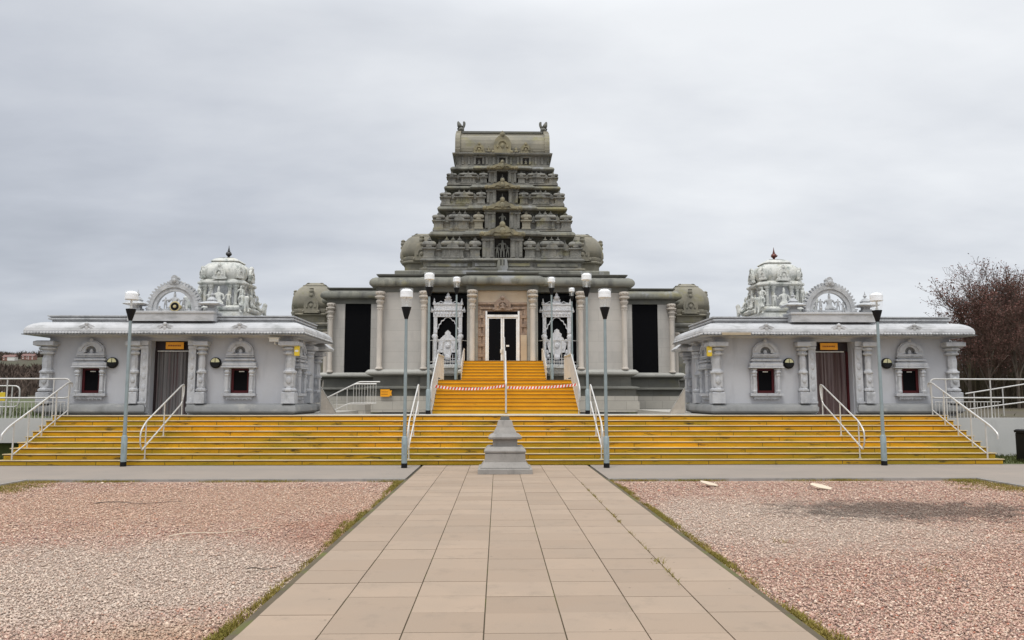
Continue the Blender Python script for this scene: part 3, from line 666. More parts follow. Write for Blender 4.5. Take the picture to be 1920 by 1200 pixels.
# ramps with railings at both ends
def ramp(s):
    side = 'left' if s < 0 else 'right'
    mb = MB(); a, b = sorted((s * 13.02, s * 40)); mb.box(a, b, 22.80, 23.0, 0.006 if s > 0 else 0.42, 1.125)
    if s < 0: mb.box(-13.6, -13.02, 22.80, 23.0, 0.0, 0.419)
    tag(mb.build('ramp_wall', 'ramp_wall'), f'low pale rendered wall below the ramp railing at the far {side}', 'wall')
    r = thing('ramp_railing', f'two-bar steel railing on the ramp wall at the far {side}', 'railing', (s * 12.9, 22.9, 0), 'two-bar railings on the ramps')
    zt = 2.28
    MB().tube(bend([(s * 14, 0, 1.72), (s * .2, 0, 1.72), (-s * .12, 0, 1.72), (-s * .12, 0, zt), (s * .2, 0, zt), (s * 14, 0, zt - .04)], .16), .024, 8).build('rail', 'steel', r, True)
    for k in range(7):
        xx = s * (.35 + 1.35 * k); MB().tube([(xx, 0, 1.1), (xx, 0, zt)], .02, 8).build('post', 'steel', r, True)
    MB().tube([(s * .0, .03, 1.60), (s * 2.0, .03, 1.60)], .014, 6).build('low_rail', 'steel', r, True)
    me = MB().tube([(0, .03, 1.12), (0, .03, 1.60)], .009, 6).build('b', 'steel', mesh_only=True)
    for k in range(19): inst('baluster', me, r, (s * (.03 + .105 * k), 0, 0))
    r = thing('ramp_railing', f'second steel railing behind the far {side} ramp railing, ' + ('ending in a rounded loop' if s < 0 else 'rising outwards'), 'railing', (-16.8 if s < 0 else 16.05, 26.2, 0), 'two-bar railings on the ramps')
    if s < 0:
        MB().tube(bend([(-14, 0, 2.12), (.55, 0, 2.12), (.55, 0, 1.42), (-14, 0, 1.42)], .2), .024, 8).build('rail', 'steel', r, True)
        xs = [(.3, 2.1), (-.5, 2.1), (-1.7, 2.1), (-3, 2.1), (-4.5, 2.1)]
    else:
        MB().tube([(-.2, 0, 1.86), (2.2, 0, 2.24), (12, 0, 2.34)], .024, 8).build('rail', 'steel', r, True)
        MB().tube([(-.2, 0, 1.32), (2.2, 0, 1.62), (12, 0, 1.75)], .024, 8).build('rail', 'steel', r, True)
        xs = [(.1, 1.9), (1.1, 2.05), (2.3, 2.25), (3.6, 2.25), (5.2, 2.27)]
    for xx, z in xs: MB().tube([(xx, 0, 1.1), (xx, 0, z)], .02, 8).build('post', 'steel', r, True)
ramp(-1); ramp(1)

# ---------------------------------------------------------------- pedestal, lamps
def pedestal():
    r = thing('stone_pedestal', 'stepped grey stone pedestal standing on the path before the steps', 'pedestal', (-0.03, 18.25, 0))
    hw = .62
    def sq(o, z0, z1, name, taper=0, m='pedestal'):
        return MB().loft(rect(-1, 1, -1, 1), [(o - 1, z0), (o - 1, z1 - .012), (o - 1 - taper - .01, z1)]).build(name, m, r)
    sq(.62, 0, .115, 'base_slab'); 
    MB().loft(rect(-1, 1, -1, 1), [(-.44, .118), (-.44, .14), (-.52, .25), (-.535, .26)]).build('flared_course', 'pedestal', r)
    MB().loft(rect(-1, 1, -1, 1), [(-.535, .262), (-.54, .45), (-.555, .46)]).build('block', 'pedestal', r)
    MB().loft(rect(-1, 1, -1, 1), [(-.545, .463), (-.52, .48), (-.52, .515), (-.58, .58), (-.60, .60)]).build('moulding', 'pedestal', r)
    MB().loft(rect(-1, 1, -1, 1), [(-.715, .602), (-.715, .76)]).build('neck', 'pedestal', r)
    MB().loft(rect(-1, 1, -1, 1), [(-.65, .762), (-.615, .79), (-.615, .825), (-.67, .87), (-.70, .885)]).build('moulding', 'pedestal', r)
    MB().loft(rect(-1, 1, -1, 1), [(-.71, .887), (-.725, .90), (-.80, 1.04)]).build('tapered_course', 'pedestal', r)
    MB().loft(rect(-1, 1, -1, 1), [(-.80, 1.042), (-.84, 1.19), (-.85, 1.20)]).build('tapered_course', 'pedestal', r)
    MB().loft(rect(-1, 1, -1, 1), [(-.885, 1.202), (-.885, 1.225), (-.895, 1.235), (-.895, 1.27), (-.91, 1.28)]).build('cap', 'dark_plinth', r)
pedestal()
def lamp(x, y, z, label, k=1.0, first=[]):
    if first:
        o = dup(first[0], (x, y, z), label); o.scale = (k, k, k); return o
    r = thing('street_lamp', label, 'street lamp', (x, y, z), 'post lamps with clear bowls'); first.append(r)
    MB().lathe([(.076, 0), (.076, .115)], n=16).build('base_band', 'black', r, True)
    MB().lathe([(.072, .1), (.072, .74), (.05, .78)], n=16).build('lower_post', 'pole', r, True)
    MB().lathe([(.046, .76), (.036, 3.72)], n=14).build('pole', 'pole', r, True)
    MB().box(-.022, .022, -.0745, -.07, .34, .58).build('hatch', 'pole', r)
    MB().lathe([(.045, 3.70), (.05, 3.72), (.125, 3.985), (.128, 4.0), (.04, 4.01)], n=20).build('cone', 'black', r, True)
    MB().lathe([(.122, 4.002), (.172, 4.44), (.168, 4.47), (.10, 4.485)], n=24).build('bowl', 'glass', r, True)
    MB().lathe([(.150, 4.245), (.160, 4.25), (.158, 4.40), (.10, 4.455), (.02, 4.468)], n=24).build('reflector', 'lampwhite', r, True)
    MB().lathe([(.035, 4.01), (.035, 4.06), (.018, 4.07), (.028, 4.12), (.028, 4.20), (.012, 4.25)], n=10).build('bulb', 'white_pl', r, True)
    return r
for x, y, z, l, k in ((-9.66, 19.85, -.002, 'lamp post before the front steps, standing below the left pavilion', 1),
                      (-2.51, 19.3, -.002, 'lamp post on the pavement left of the path, before the front steps', 1),
                      (2.50, 19.25, -.002, 'lamp post on the pavement right of the path, before the front steps', 1),
                      (9.72, 19.8, -.002, 'lamp post before the front steps, standing below the right pavilion', 1),
                      (-2.38, 24.2, LZ, 'lamp post on the terrace at the foot of the temple steps, left side', 1),
                      (2.62, 24.2, LZ, 'lamp post on the terrace at the foot of the temple steps, right side', 1),
                      (-1.88, 31.0, 2.34, 'slim lamp post close to the temple door, before the left white shrine window', .96),
                      (1.98, 31.0, 2.34, 'slim lamp post close to the temple door, before the right white shrine window', .96),
                      (3.0, 33.0, 2.975, 'small farthest lamp head before the right shrine window of the temple', .785)):
    lamp(x, y, z, l, k)

# ================================================================ MAIN TEMPLE
T = thing('temple', 'large grey stone temple with a tall stepped tower rising over its glass door', 'temple', (0, 34, 0))
T.location = (0, 0, 0)
HW = 5.58
F0 = [(-HW, 34.1), (-3.5, 34.1), (-3.5, 33.95), (-1.55, 33.95), (-1.55, 33.5), (1.55, 33.5), (1.55, 33.95), (3.5, 33.95), (3.5, 34.1), (HW, 34.1), (HW, 46), (-HW, 46)]
def plinth(foot, parent, zs=0.0):
    MB().loft(foot, [(.42, 1.1), (.42, 1.565)]).build('plinth_wall', 'block', parent)
    MB().loft(foot, [(.36, 1.567), (.36, 1.80)]).build('plinth_course', 'block', parent)
    MB().loft(foot, [(.30, 1.802), (.30, 2.10), (.46, 2.12), (.46, 2.17), (.34, 2.21), (.12, 2.24), (.10, 2.66), (.22, 2.68), (.30, 2.73)]).build('plinth_moulding', 'dark_plinth', parent)
    MB().loft(foot, [(.31, 2.732), (.40, 2.78), (.40, 2.86), (.30, 2.95), (.16, 2.97)]).build('plinth_cap', 'grey_wall', parent)
plinth(F0, T)
def front_wall(name, x0, x1, y, z0, z1, m, parent, th=.3): return MB().box(x0, x1, y, y + th, z0, z1).build(name, m, parent)
COL = [(.20, 0), (.20, .05), (.155, .09), (.135, .12), (.135, 2.72), (.165, 2.74), (.165, 2.80), (.135, 2.83), (.14, 2.88), (.20, 2.95), (.215, 2.99), (.215, 3.03), (.15, 3.07),
       (.16, 3.11), (.27, 3.17), (.27, 3.23), (.17, 3.26), (.20, 3.32), (.255, 3.38), (.24, 3.44), (.17, 3.455)]
def col_mesh():
    mb = MB().lathe(COL, n=16); mb.box(-.235, .235, -.235, .235, 3.175, 3.225)
    for k in range(8): mb.ball((.21 * math.cos(k * PI / 4), .21 * math.sin(k * PI / 4), 3.37), .06, (1, 1, 1.2), 6, 4)
    for k in range(8): mb.ball((.145 * math.cos(k * PI / 4), .145 * math.sin(k * PI / 4), 2.66), .03, (1, 1, 1.6), 6, 4)
    return mb.build('column', 'column', smooth=True, mesh_only=True)
CM = col_mesh()
for s in (-1, 1):
    a, b = sorted((s * HW, s * 3.32)); front_wall('wall', a, b, 34.1, 2.97, 6.42, 'ashlar', T)
    a, b = sorted((s * 3.62, s * 3.30)); front_wall('pilaster', a, b, 33.93, 2.97, 6.42, 'grey_wall', T, .16)
    a, b = sorted((s * 1.55, s * 1.08)); front_wall('pilaster', a, b, 33.5, 2.97, 6.42, 'grey_wall', T, .8)
    a, b = sorted((s * HW, s * (HW - .3))); MB().box(a, b, 34.402, 46, 2.97, 6.42).build('side_wall', 'ashlar', T)
    for x, yy in ((5.42, 33.86), (3.46, 33.70), (1.32, 33.27)): inst('column', CM, T, (s * x, yy, 2.965), (.86, .86, 1))
    a, b = sorted((s * 3.34, s * 1.56)); MB().box(a, b, 34.44, 34.6, 2.9, 6.42).build('shrine_window', 'void', T)
# architrave, curved eave and parapet slab
MB().loft(F0, [(.04, 6.42), (.04, 6.64), (.1, 6.66)]).build('architrave', 'dark_plinth', T)
MB().loft(F0, [(.10, 6.662), (.26, 6.67), (.31, 6.72), (.325, 6.80), (.30, 6.90), (.22, 7.0), (.08, 7.07)]).build('eave', 'cornice', T, True)
MB().loft(F0, [(-.08, 7.06), (-.08, 7.13), (.02, 7.15), (.06, 7.22), (-.06, 7.25)]).build('parapet', 'dark_plinth', T)
MB().loft(rect(-4.85, 4.85, 34.25, 41.5), [(0, 7.25), (0, 7.40), (-.06, 7.44)]).build('roof_platform', 'cornice', T)
# door
DR = thing('door', '', '', (0, 33.5, 3.25)); DR.parent = T
for k in ('label', 'category'): del DR[k]
mb = MB()
for s in (-1, 1): mb.box(*sorted((s * .745, s * .67)), -.02, .10, 0, 2.26)
mb.box(-.669, .669, -.02, .10, 2.0, 2.10)
mb.build('frame', 'frame_white', DR)
MB().box(-.669, .669, .06, .10, 2.10, 2.24).build('fanlight', 'void', DR)
for s in (-1, 1):
    mb = MB(); a, b = sorted((s * .668, s * .60)); mb.box(a, b, .02, .08, .02, 1.998); a, b = sorted((s * .075, s * .005)); mb.box(a, b, .02, .08, .02, 1.998)
    mb.box(*sorted((s * .599, s * .076)), .02, .08, .02, .09); mb.box(*sorted((s * .599, s * .076)), .02, .08, 1.93, 1.998); mb.build('leaf_frame', 'frame_white', DR)
    MB().box(*sorted((s * .60, s * .075)), .045, .055, .09, 1.93).build('pane', 'void', DR)
    MB().box(*sorted((s * .10, s * .01)), -.02, .02, .42, .58).build('handle', 'white_pl', DR)
MB().box(.16, .29, .036, .044, .70, .77).build('notice', 'frame_white', DR)
MB().box(-1.07, 1.07, 33.9, 34.0, 3.0, 6.4).build('door_backing', 'dark_inner', T)
# carved surround
mb = MB()
for s in (-1, 1):
    for k, (a, b, d) in enumerate(((1.075, .94, 0), (.938, .86, .04), (.858, .75, -.02))): mb.box(*sorted((s * a, s * b)), 33.52 + d - .03, 33.88, 3.25, 5.52 + .1 * (2 - k))
    for z in (3.5, 3.95, 4.4, 4.8, 5.2): mb.box(*sorted((s * 1.06, s * .78)), 33.46, 33.49, z, z + .13)
mb.box(-1.077, 1.077, 33.54, 33.87, 5.50, 5.90)
mb.box(-1.0, 1.0, 33.47, 33.54, 5.60, 5.68); mb.box(-1.05, 1.05, 33.44, 33.54, 5.80, 5.87)
mb.build('door_surround', 'door_stone', T)
add_nasika(MB(), 0, 33.5, 5.53, .86, .66, .12).build('door_crest', 'door_stone', T, True)
MB().box(-1.078, 1.078, 33.56, 33.86, 5.90, 6.42).build('door_lintel', 'door_tan', T)
MB().box(.80, 1.06, 33.42, 33.455, 3.25, 4.45).build('door_jamb_panel', 'door_tan', T)
inst('lintel_figure', fig('seat', 'door_stone'), T, (0, 33.36, 5.58), (.34, .3, .36))

# white carved shrine windows
def shrine_window(s):
    x = s * 2.42; r = thing('shrine_front', '', '', (x, 34.0, 3.0)); r.parent = T
    for k in ('label', 'category'): del r[k]
    W_ = .63
    mb = MB()
    for t in (-1, 1):
        mb.box(*sorted((t * W_, t * .47)), -.06, .12, .2, 2.3)
        mb.lathe([(.09, .2), (.10, .4), (.06, .5), (.075, 1.1), (.10, 1.3), (.12, 1.42), (.07, 1.5), (.10, 1.6)], (t * .55, -.1, 0), 10)
        mb.ball((t * .57, -.12, 1.42), .13, (1, .7, 1), 8, 6)
    mb.build('post', 'white_carve', r)
    # crown
    mb = MB(); mb.box(-W_ - .02, W_ + .02, -.08, .14, 2.30, 2.56); mb.box(-W_ - .05, W_ + .05, -.11, .15, 2.56, 2.62); mb.box(-W_, W_, -.07, .13, 2.62, 2.84)
    mb.box(-W_ - .04, W_ + .04, -.1, .14, 2.84, 2.90)
    for k in range(13): mb.ball((-W_ + .05 + k * (2 * W_ - .1) / 12, -.10, 2.60), .035, (1, 1, 1), 6, 4)
    for k in range(9): mb.ball((-W_ + .08 + k * (2 * W_ - .16) / 8, -.09, 2.44), .055, (1, .6, 1.3), 6, 4)
    for t in (-1, 1): mb.lathe([(.06, 2.9), (.07, 2.96), (.03, 3.0), (.035, 3.05), (.005, 3.14)], (t * (W_ - .02), 0, 0), 8); mb.lathe([(.05, 2.5), (.08, 2.55), (.03, 2.66), (.005, 2.76)], (t * (W_ + .09), 0, 0), 8)
    mb.build('crown', 'white_carve', r)
    mb = MB(); mb.loft(rect(-.20, .20, -.05, .1), [(0, 2.902), (-.02, 2.95), (.0, 2.97), (-.06, 3.0), (-.03, 3.06), (-.03, 3.09), (-.09, 3.10)])
    for t in (-1, 1): mb.tube([(t * .20, .02, 2.93), (t * .32, .02, 3.0), (t * .42, .02, 2.94), (t * .52, .02, 2.92)], .022, 6)
    mb.lathe([(.08, 3.09), (.135, 3.14), (.14, 3.20), (.06, 3.27), (.07, 3.30), (.03, 3.37), (.005, 3.46)], (0, .02, 0), 12); mb.build('finial', 'white_carve', r)
    # cusped arch
    half = [(.47, 1.62), (.46, 1.74), (.40, 1.80), (.39, 1.92), (.31, 1.98), (.28, 2.09), (.18, 2.13), (.13, 2.22), (0, 2.27)]
    inn = half + [(-a, b) for a, b in half[-2::-1]]; out = [(a * 1.06, b + .045) for a, b in inn]
    MB().strip(out, inn, -.02, .04).build('cusped_arch', 'white_carve', r)
    # throne back with side scrolls
    prof = [(.40, .72), (.43, .95), (.41, 1.15), (.33, 1.34), (.20, 1.46), (.12, 1.52), (.13, 1.60), (.07, 1.66)]
    if s > 0: prof = [(.34, .72), (.40, .95), (.44, 1.12), (.34, 1.22), (.30, 1.36), (.20, 1.44), (.22, 1.55), (.12, 1.62), (.10, 1.72)]
    mb = MB(); mb.prism(prof + [(0, prof[-1][1] + .06)] + [(-a, b) for a, b in prof[::-1]], .0, .09)
    mb.strip(arc(0, .98, .30, -20, 200, 12, .36), arc(0, .98, .23, -20, 200, 12, .28), -.03, .002); mb.ball((0, -.01, 1.02), .11, (1, .5, 1.1), 8, 6)
    for t in (-1, 1):
        mb.ball((t * .42, .03, 1.24), .085, (1, .8, 1), 8, 6); mb.ball((t * .44, .03, .72), .10, (.8, .8, 1.3), 8, 6); mb.ball((t * .40, .03, .56), .07, (1, .8, 1.2), 8, 6)
    mb.prism([(-.18, .72), (.18, .72), (.10, .46), (0, .38), (-.10, .46)], .0, .08); mb.ball((0, .0, .5), .15, (1, .6, .9), 8, 6)
    mb.build('throne', 'white_carve', r, True)
    mb = MB()
    for k in range(9): xx = -.44 + .11 * k; mb.box(xx - .012, xx + .012, .05, .08, .22, .66)
    for z in (.26, .36, .46): mb.box(-.46, .46, .045, .075, z - .01, z + .01)
    mb.build('lattice', 'white_carve', r)
    # little balcony
    fp = [(-1.0, 0), (-.62, -.62), (.62, -.62), (1.0, 0)]
    MB().loft(fp, [(-.30, -.32), (-.12, -.22), (-.10, -.02), (.02, .02), (.02, .14), (-.05, .17)]).build('balcony_base', 'balcony', r)
    mb = MB(); rp = [(-.97, -.02), (-.60, -.58), (.60, -.58), (.97, -.02)]
    for z in (.28, 1.22): mb.tube([(a, b, z) for a, b in rp], .016, 6)
    for a, b in rp + [(-.16, -.58), (.16, -.58)]: mb.tube([(a, b, .16), (a, b, 1.22)], .014, 6)
    mb.build('balcony_railing', 'steel', r)
shrine_window(-1); shrine_window(1)

# wings, set back
for s in (-1, 1):
    fp = [(HW + .001, 38.4), (8.72, 38.4), (8.72, 40.4), (9.1, 40.4), (9.1, 46), (HW + .001, 46)]
    if s < 0: fp = [(-a, b) for a, b in fp[::-1]]
    r = thing('wing', '', '', (0, 0, 0)); r.parent = T
    for k in ('label', 'category'): del r[k]
    plinth(fp, r)
    front_wall('wall', *sorted((s * 8.72, s * 7.86)), 38.4, 2.97, 6.42, 'ashlar', r)
    front_wall('wall', *sorted((s * 6.56, s * HW)), 38.4, 2.97, 6.42, 'ashlar', r)
    MB().box(*sorted((s * 7.858, s * 6.562)), 38.46, 38.6, 2.97, 6.42).build('window_panel', 'blackpanel', r)
    MB().box(*sorted((s * 9.1, s * 5.6)), 40.4, 45.9, 2.97, 6.42).build('rear_wall', 'ashlar', r)
    for x, yy in ((8.50, 38.15), (9.0, 40.2), (5.75, 38.15)): inst('column', CM, r, (s * x, yy, 2.965), (.86, .86, 1))
    MB().loft(fp, [(.04, 6.42), (.04, 6.64), (.1, 6.66)]).build('architrave', 'dark_plinth', r)
    MB().loft(fp, [(.10, 6.662), (.26, 6.67), (.31, 6.72), (.325, 6.80), (.30, 6.90), (.22, 7.0), (.08, 7.07)]).build('eave', 'cornice', r, True)
    MB().loft(fp, [(-.08, 7.06), (-.08, 7.13), (.02, 7.15), (.06, 7.22), (-.06, 7.25)]).build('parapet', 'dark_plinth', r)

# domes
def octo(hw, ch): return [(-hw, -hw + ch), (-hw + ch, -hw), (hw - ch, -hw), (hw, -hw + ch), (hw, hw - ch), (hw - ch, hw), (-hw + ch, hw), (-hw, hw - ch)]
def dome(cx, cy, z, hw, h, parent, m, drum=.0, scale_n=1.0, ch=.32):
    """cushion-shaped roof on a short drum, horseshoe gable on each side"""
    r = thing('dome', '', '', (cx, cy, z)); r.parent = parent
    for k in ('label', 'category'): del r[k]
    f = octo(hw, hw * ch)
    if drum: MB().loft(f, [(-.1 * hw, 0), (-.1 * hw, drum - .04), (.04 * hw, drum), (.06 * hw, drum + .06), (-.06 * hw, drum + .12)]).build('drum', m, r)
    P = [(-.08, 0), (-.02, .06), (-.02, .13), (-.08, .16), (0.02, .24), (.05, .36), (.02, .52), (-.10, .68), (-.27, .81), (-.42, .88), (-.42, .91), (-.50, .92), (-.66, 1.0), (-.72, 1.0)]
    MB().loft(f, [(o * hw, drum + .1 + z_ * (h - drum - .1)) for o, z_ in P]).build('roof', m, r, True)
    hh = h - drum
    for k in range(4):
        mb = add_nasika(MB(), 0, -hw * 1.0, drum + .06 * hh, hw * .86 * scale_n, hh * .62, hw * .14); mb.lathe([(.09, 0), (.13, .10), (.10, .2), (.12, .26), (.04, .32)], (0, -hw * 1.07, drum + .64 * hh), 8)
        mb.xf(Matrix.Rotation(k * PI / 2, 4, 'Z')); mb.build('gable', m, r)
    return r
for s in (-1, 1):
    dome(s * 3.90, 37.8, 7.44, .96, 2.36, T, 'tower_warm', .80)
    # flank shrine beside the wing
    r = thing('flank_shrine', '', '', (0, 0, 0)); r.parent = T
    for k in ('label', 'category'): del r[k]
    fx = rect(s * 10.2 - 1.0, s * 10.2 + 1.0, 41.2, 43.2)
    MB().loft(fx, [(.3, 1.1), (.3, 1.8), (.15, 1.85), (.15, 2.6), (.3, 2.65), (.3, 2.9), (0, 2.97), (-.04, 5.2), (.1, 5.25), (.14, 5.34), (.0, 5.38), (-.02, 5.5), (.14, 5.56), (.18, 5.66), (.05, 5.74), (-.1, 5.78)]).build('shrine_body', 'tower', r)
    dm = dome(s * 10.2, 42.2, 5.78, 1.08, 2.2, T, 'tower_warm', .35)
    inst('roof_figure', fig('lion', 'tower'), T, (s * 11.15, 41.2, 5.74), (.5, .5, .62), 0)
    for x in (9.35, 11.05): inst('column', CM, r, (s * x, 41.0, 2.0), (1, 1, .93))

# ---------------------------------------------------------------- tower
TY = 37.6
def tfoot(hw, k=.78, bay=0.0, proj=.0, inset=0.0):
    yf = TY - hw * k + inset; yb = TY + hw * k - inset
    if not bay: return rect(-hw, hw, yf, yb)
    return [(-hw, yf), (-bay, yf), (-bay, yf - proj), (bay, yf - proj), (bay, yf), (hw, yf), (hw, yb), (-hw, yb)]
def mini(w_, d, h, kind, m):
    o = min(w_, d)
    P = [(.0, 0), (.04, .0), (.04, .07), (-.03, .09), (-.03, .38), (.10, .41), (.17, .45), (.13, .49), (-.10, .50), (-.11, .56), (.08, .59), (.15, .66), (.10, .73), (-.08, .80), (-.24, .83)]
    mb = MB(); f = rect(-w_ / 2, w_ / 2, -d / 2, d / 2)
    if kind == 'panjara':
        mb.loft(f, [(a * o, b * h) for a, b in P[:9]] + [(-.06 * o, .54 * h)])
        mb.prism([(-.42 * w_, .53 * h), (.42 * w_, .53 * h), (.48 * w_, .62 * h), (.30 * w_, .74 * h), (.12 * w_, .80 * h), (0, .90 * h), (-.12 * w_, .80 * h), (-.30 * w_, .74 * h), (-.48 * w_, .62 * h)], -d * .45, d * .4)
    else:
        mb.loft(f, [(a * o, b * h) for a, b in P])
        xs = [0] if kind == 'kuta' else [-.3 * w_, 0, .3 * w_]
        for x in xs: add_kalasha(mb, (x, 0, .80 * h), .27 * h, .85, 8)
        if kind == 'sala':
            mb.prism([(a * .30 * w_, .50 * h + b * .26 * h) for a, b in ((-1, 0), (1, 0), (.8, .35), (.45, .7), (0, 1.1), (-.45, .7), (-.8, .35))], -d / 2 - .13 * o, 0)
            for x in (-.38, -.15, .15, .38): mb.box(x * w_ - .03 * w_, x * w_ + .03 * w_, -d / 2 - .015, -d / 2 + .03, .09 * h, .38 * h)
        else:
            mb.prism([(a * .26 * w_, .52 * h + b * .22 * h) for a, b in ((-1, 0), (1, 0), (.8, .4), (0, 1.1), (-.8, .4))], -d / 2 - .12 * o, 0)
    return mb.build('m', m, mesh_only=True)
TIERS = [(8.10, 9.12, 3.64, 9.14, 9.42, 3.34), (9.53, 10.42, 3.21, 10.45, 10.70, 3.0), (10.79, 11.50, 2.89, 11.53, 11.75, 2.71), (11.85, 12.48, 2.60, 12.53, 12.74, 2.44)]
MB().loft(tfoot(3.66, bay=1.42, proj=.10), [(.02, 7.44), (.02, 7.50), (.13, 7.52), (.13, 7.60), (.02, 7.63), (-.04, 7.66), (-.04, 7.90), (.08, 7.93), (.12, 7.98), (.08, 8.04), (-.1, 8.10)]).build('tower_base', 'tower', T)
mb = MB()
for a, b in ((-3.45, -1.6), (-1.25, -.28), (.28, 1.25), (1.6, 3.45)):
    mb.box(a, b, TY - 3.66 * .78 - .02 - (.1 if abs(a) < 1.5 else 0) , TY - 3.66 * .78 + .1, 7.70, 7.84)
mb.prism([(-.2, 7.46), (.2, 7.46), (.26, 7.62), (.2, 8.02), (-.2, 8.02), (-.26, 7.62)], TY - 3.66 * .78 - .28, TY - 3.66 * .78)
mb.build('base_panel', 'cornice', T)
mb = MB()
for x in (-.07, .07): mb.box(x - .022, x + .022, TY - 3.66 * .78 - .30, TY - 3.66 * .78 - .2, 7.72, 7.98)
mb.build('emblem', 'dark_inner', T)
for ti, (z0, z1, hw, c0, c1, chw) in enumerate(TIERS):
    h = z1 - z0; yf = TY - hw * .78; wallf = yf + .56; ww = chw - .36
    r = thing('tower_tier', '', '', (0, 0, 0)); r.parent = T
    for k in ('label', 'category'): del r[k]
    MB().loft(rect(-ww, ww, wallf, 2 * TY - wallf), [(0, z0 - .12), (0, c0)]).build('tier_wall', 'tower', r)
    cf = rect(-ww - .02, ww + .02, wallf - .02, 2 * TY - wallf + .02)
    dc = c1 - c0; oc = chw - ww
    bw = .255 * hw
    cf = [(-ww, wallf), (-bw * 1.5, wallf), (-bw * 1.5, wallf - .14), (bw * 1.5, wallf - .14), (bw * 1.5, wallf), (ww, wallf), (ww, 2 * TY - wallf), (-ww, 2 * TY - wallf)]
    MB().loft(cf, [(.04, c0 - .06), (.06, c0), (oc, c0 + .02), (oc + .05, c0 + .3 * dc), (oc + .02, c0 + .6 * dc), (oc - .06, c0 + .9 * dc), (oc - .2, c1)]).build('tier_eave', 'cornice', r)
    MB().loft(rect(-hw - .03, hw + .03, yf - .03, 2 * TY - yf + .03), [(0, z0 - .10), (0, z0 - .02), (-.04, z0)]).build('tier_ledge', 'tower', r)
    # centre bay with its dark niche
    nw = .10 * hw
    mb = MB()
    for s in (-1, 1):
        mb.box(*sorted((s * bw, s * nw)), yf - .02, wallf + .05, z0, z0 + .93 * h)
        mb.box(*sorted((s * (bw - .02), s * (bw - .17 * bw))), yf - .07, yf - .015, z0 + .04, z0 + .78 * h); mb.box(*sorted((s * (nw + .22 * bw), s * (nw + .05 * bw))), yf - .07, yf - .015, z0 + .04, z0 + .78 * h)
        mb.box(*sorted((s * (bw + .04), s * (nw + .01))), yf - .10, yf - .01, z0 + .78 * h, z0 + .86 * h)
    mb.box(-bw - .03, bw + .03, yf - .06, wallf + .04, z0 + .931 * h, c0 + .02)
    mb.build('niche_surround', 'tower', r)
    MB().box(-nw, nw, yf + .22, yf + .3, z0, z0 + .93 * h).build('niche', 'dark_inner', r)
    if ti < 2:
        inst('niche_figure', fig('stand', 'dark_plinth'), r, (0, yf + .08, z0 + .03), (.85 * h, .8 * h, .84 * h))
        if ti == 0:
            for s in (-1, 1): inst('niche_figure', fig('stand', 'dark_plinth'), r, (s * .24, yf + .12, z0 + .03), (.62 * h, .6 * h, .6 * h))
    else: inst('niche_figure', fig('seat', 'dark_plinth'), r, (0, yf + .1, z0 + .03), (.5 * h, .4 * h, .7 * h))
    # ornate gable on the eave above the niche
    gw, gh = .285 * hw, .50 * h; gz = c0 - .03
    half = [(1, 0), (1.02, .22), (.90, .36), (.78, .30), (.62, .36), (.50, .56), (.34, .64), (.24, .80), (.12, .92), (.1, 1.05), (0, 1.18)]
    poly = [(a * gw, gz + b * gh) for a, b in half] + [(-a * gw, gz + b * gh) for a, b in half[-2::-1]]
    gb = MB().prism(poly, yf - .22, wallf - .05)
    gb.strip([(a * gw * .8, gz + (b - .12) * gh * .9) for a, b in ((.9, .3), (.6, .3), (.42, .6), (.2, .5), (0, .75), (-.2, .5), (-.42, .6), (-.6, .3), (-.9, .3))], [(a * gw * .8, gz + (b - .24) * gh * .9) for a, b in ((.9, .3), (.6, .3), (.42, .6), (.2, .5), (0, .75), (-.2, .5), (-.42, .6), (-.6, .3), (-.9, .3))], yf - .27, yf - .21)
    gb.ball((0, yf - .24, gz + .42 * gh), .14 * gw, (1, .6, 1.2), 8, 6); gb.ball((0, yf - .22, gz + 1.0 * gh), .13 * gw, (1, .7, 1.1), 8, 6)
    for s in (-1, 1): gb.ball((s * .9 * gw, yf - .22, gz + .18 * gh), .09 * gw, (1.2, .6, 1), 8, 5)
    gb.build('niche_gable', 'gable', r)
    # rows of miniature shrines
    me_c = mini(.145 * hw, .44, h * .96, 'kuta', 'tower'); me_k = mini(.125 * hw, .40, h * .98, 'kuta', 'tower_warm' if ti == 1 else 'tower')
    me_s = mini(.27 * hw, .46, h * .98, 'sala', 'tower'); me_p = mini(.11 * hw, .34, h * .86, 'panjara', 'tower')
    for s in (-1, 1):
        inst('corner_shrine', me_c, r, (s * (.925 * hw), yf + .22, z0 - .01)); inst('corner_shrine', me_c, r, (s * .925 * hw, 2 * TY - yf - .22, z0 - .01))
        inst('bay_shrine', me_k, r, (s * .345 * hw, yf + .17, z0 - .01)); inst('long_shrine', me_s, r, (s * .625 * hw, yf + .20, z0 - .01))
        for q in (.455, .80): inst('gabled_shrine', me_p, r, (s * q * hw, yf + .27, z0 - .01))
        if ti == 0 and s: pass
        for dy in (-.35, .35): inst('gabled_shrine', me_p, r, (s * (hw - .2), TY + dy * hw * .78, z0 - .01), rz=s * PI / 2)
        inst('long_shrine', me_s, r, (s * (hw - .22), TY, z0 - .01), rz=s * PI / 2)
    # slender pilasters on the wall behind
    mb = MB()
    for q in (.40, .50, .76, .86, .97):
        for s in (-1, 1): mb.box(s * q * ww - .035, s * q * ww + .035, wallf - .05, wallf + .02, z0, c0 - .06)
    mb.build('wall_pilasters', 'tower', r)
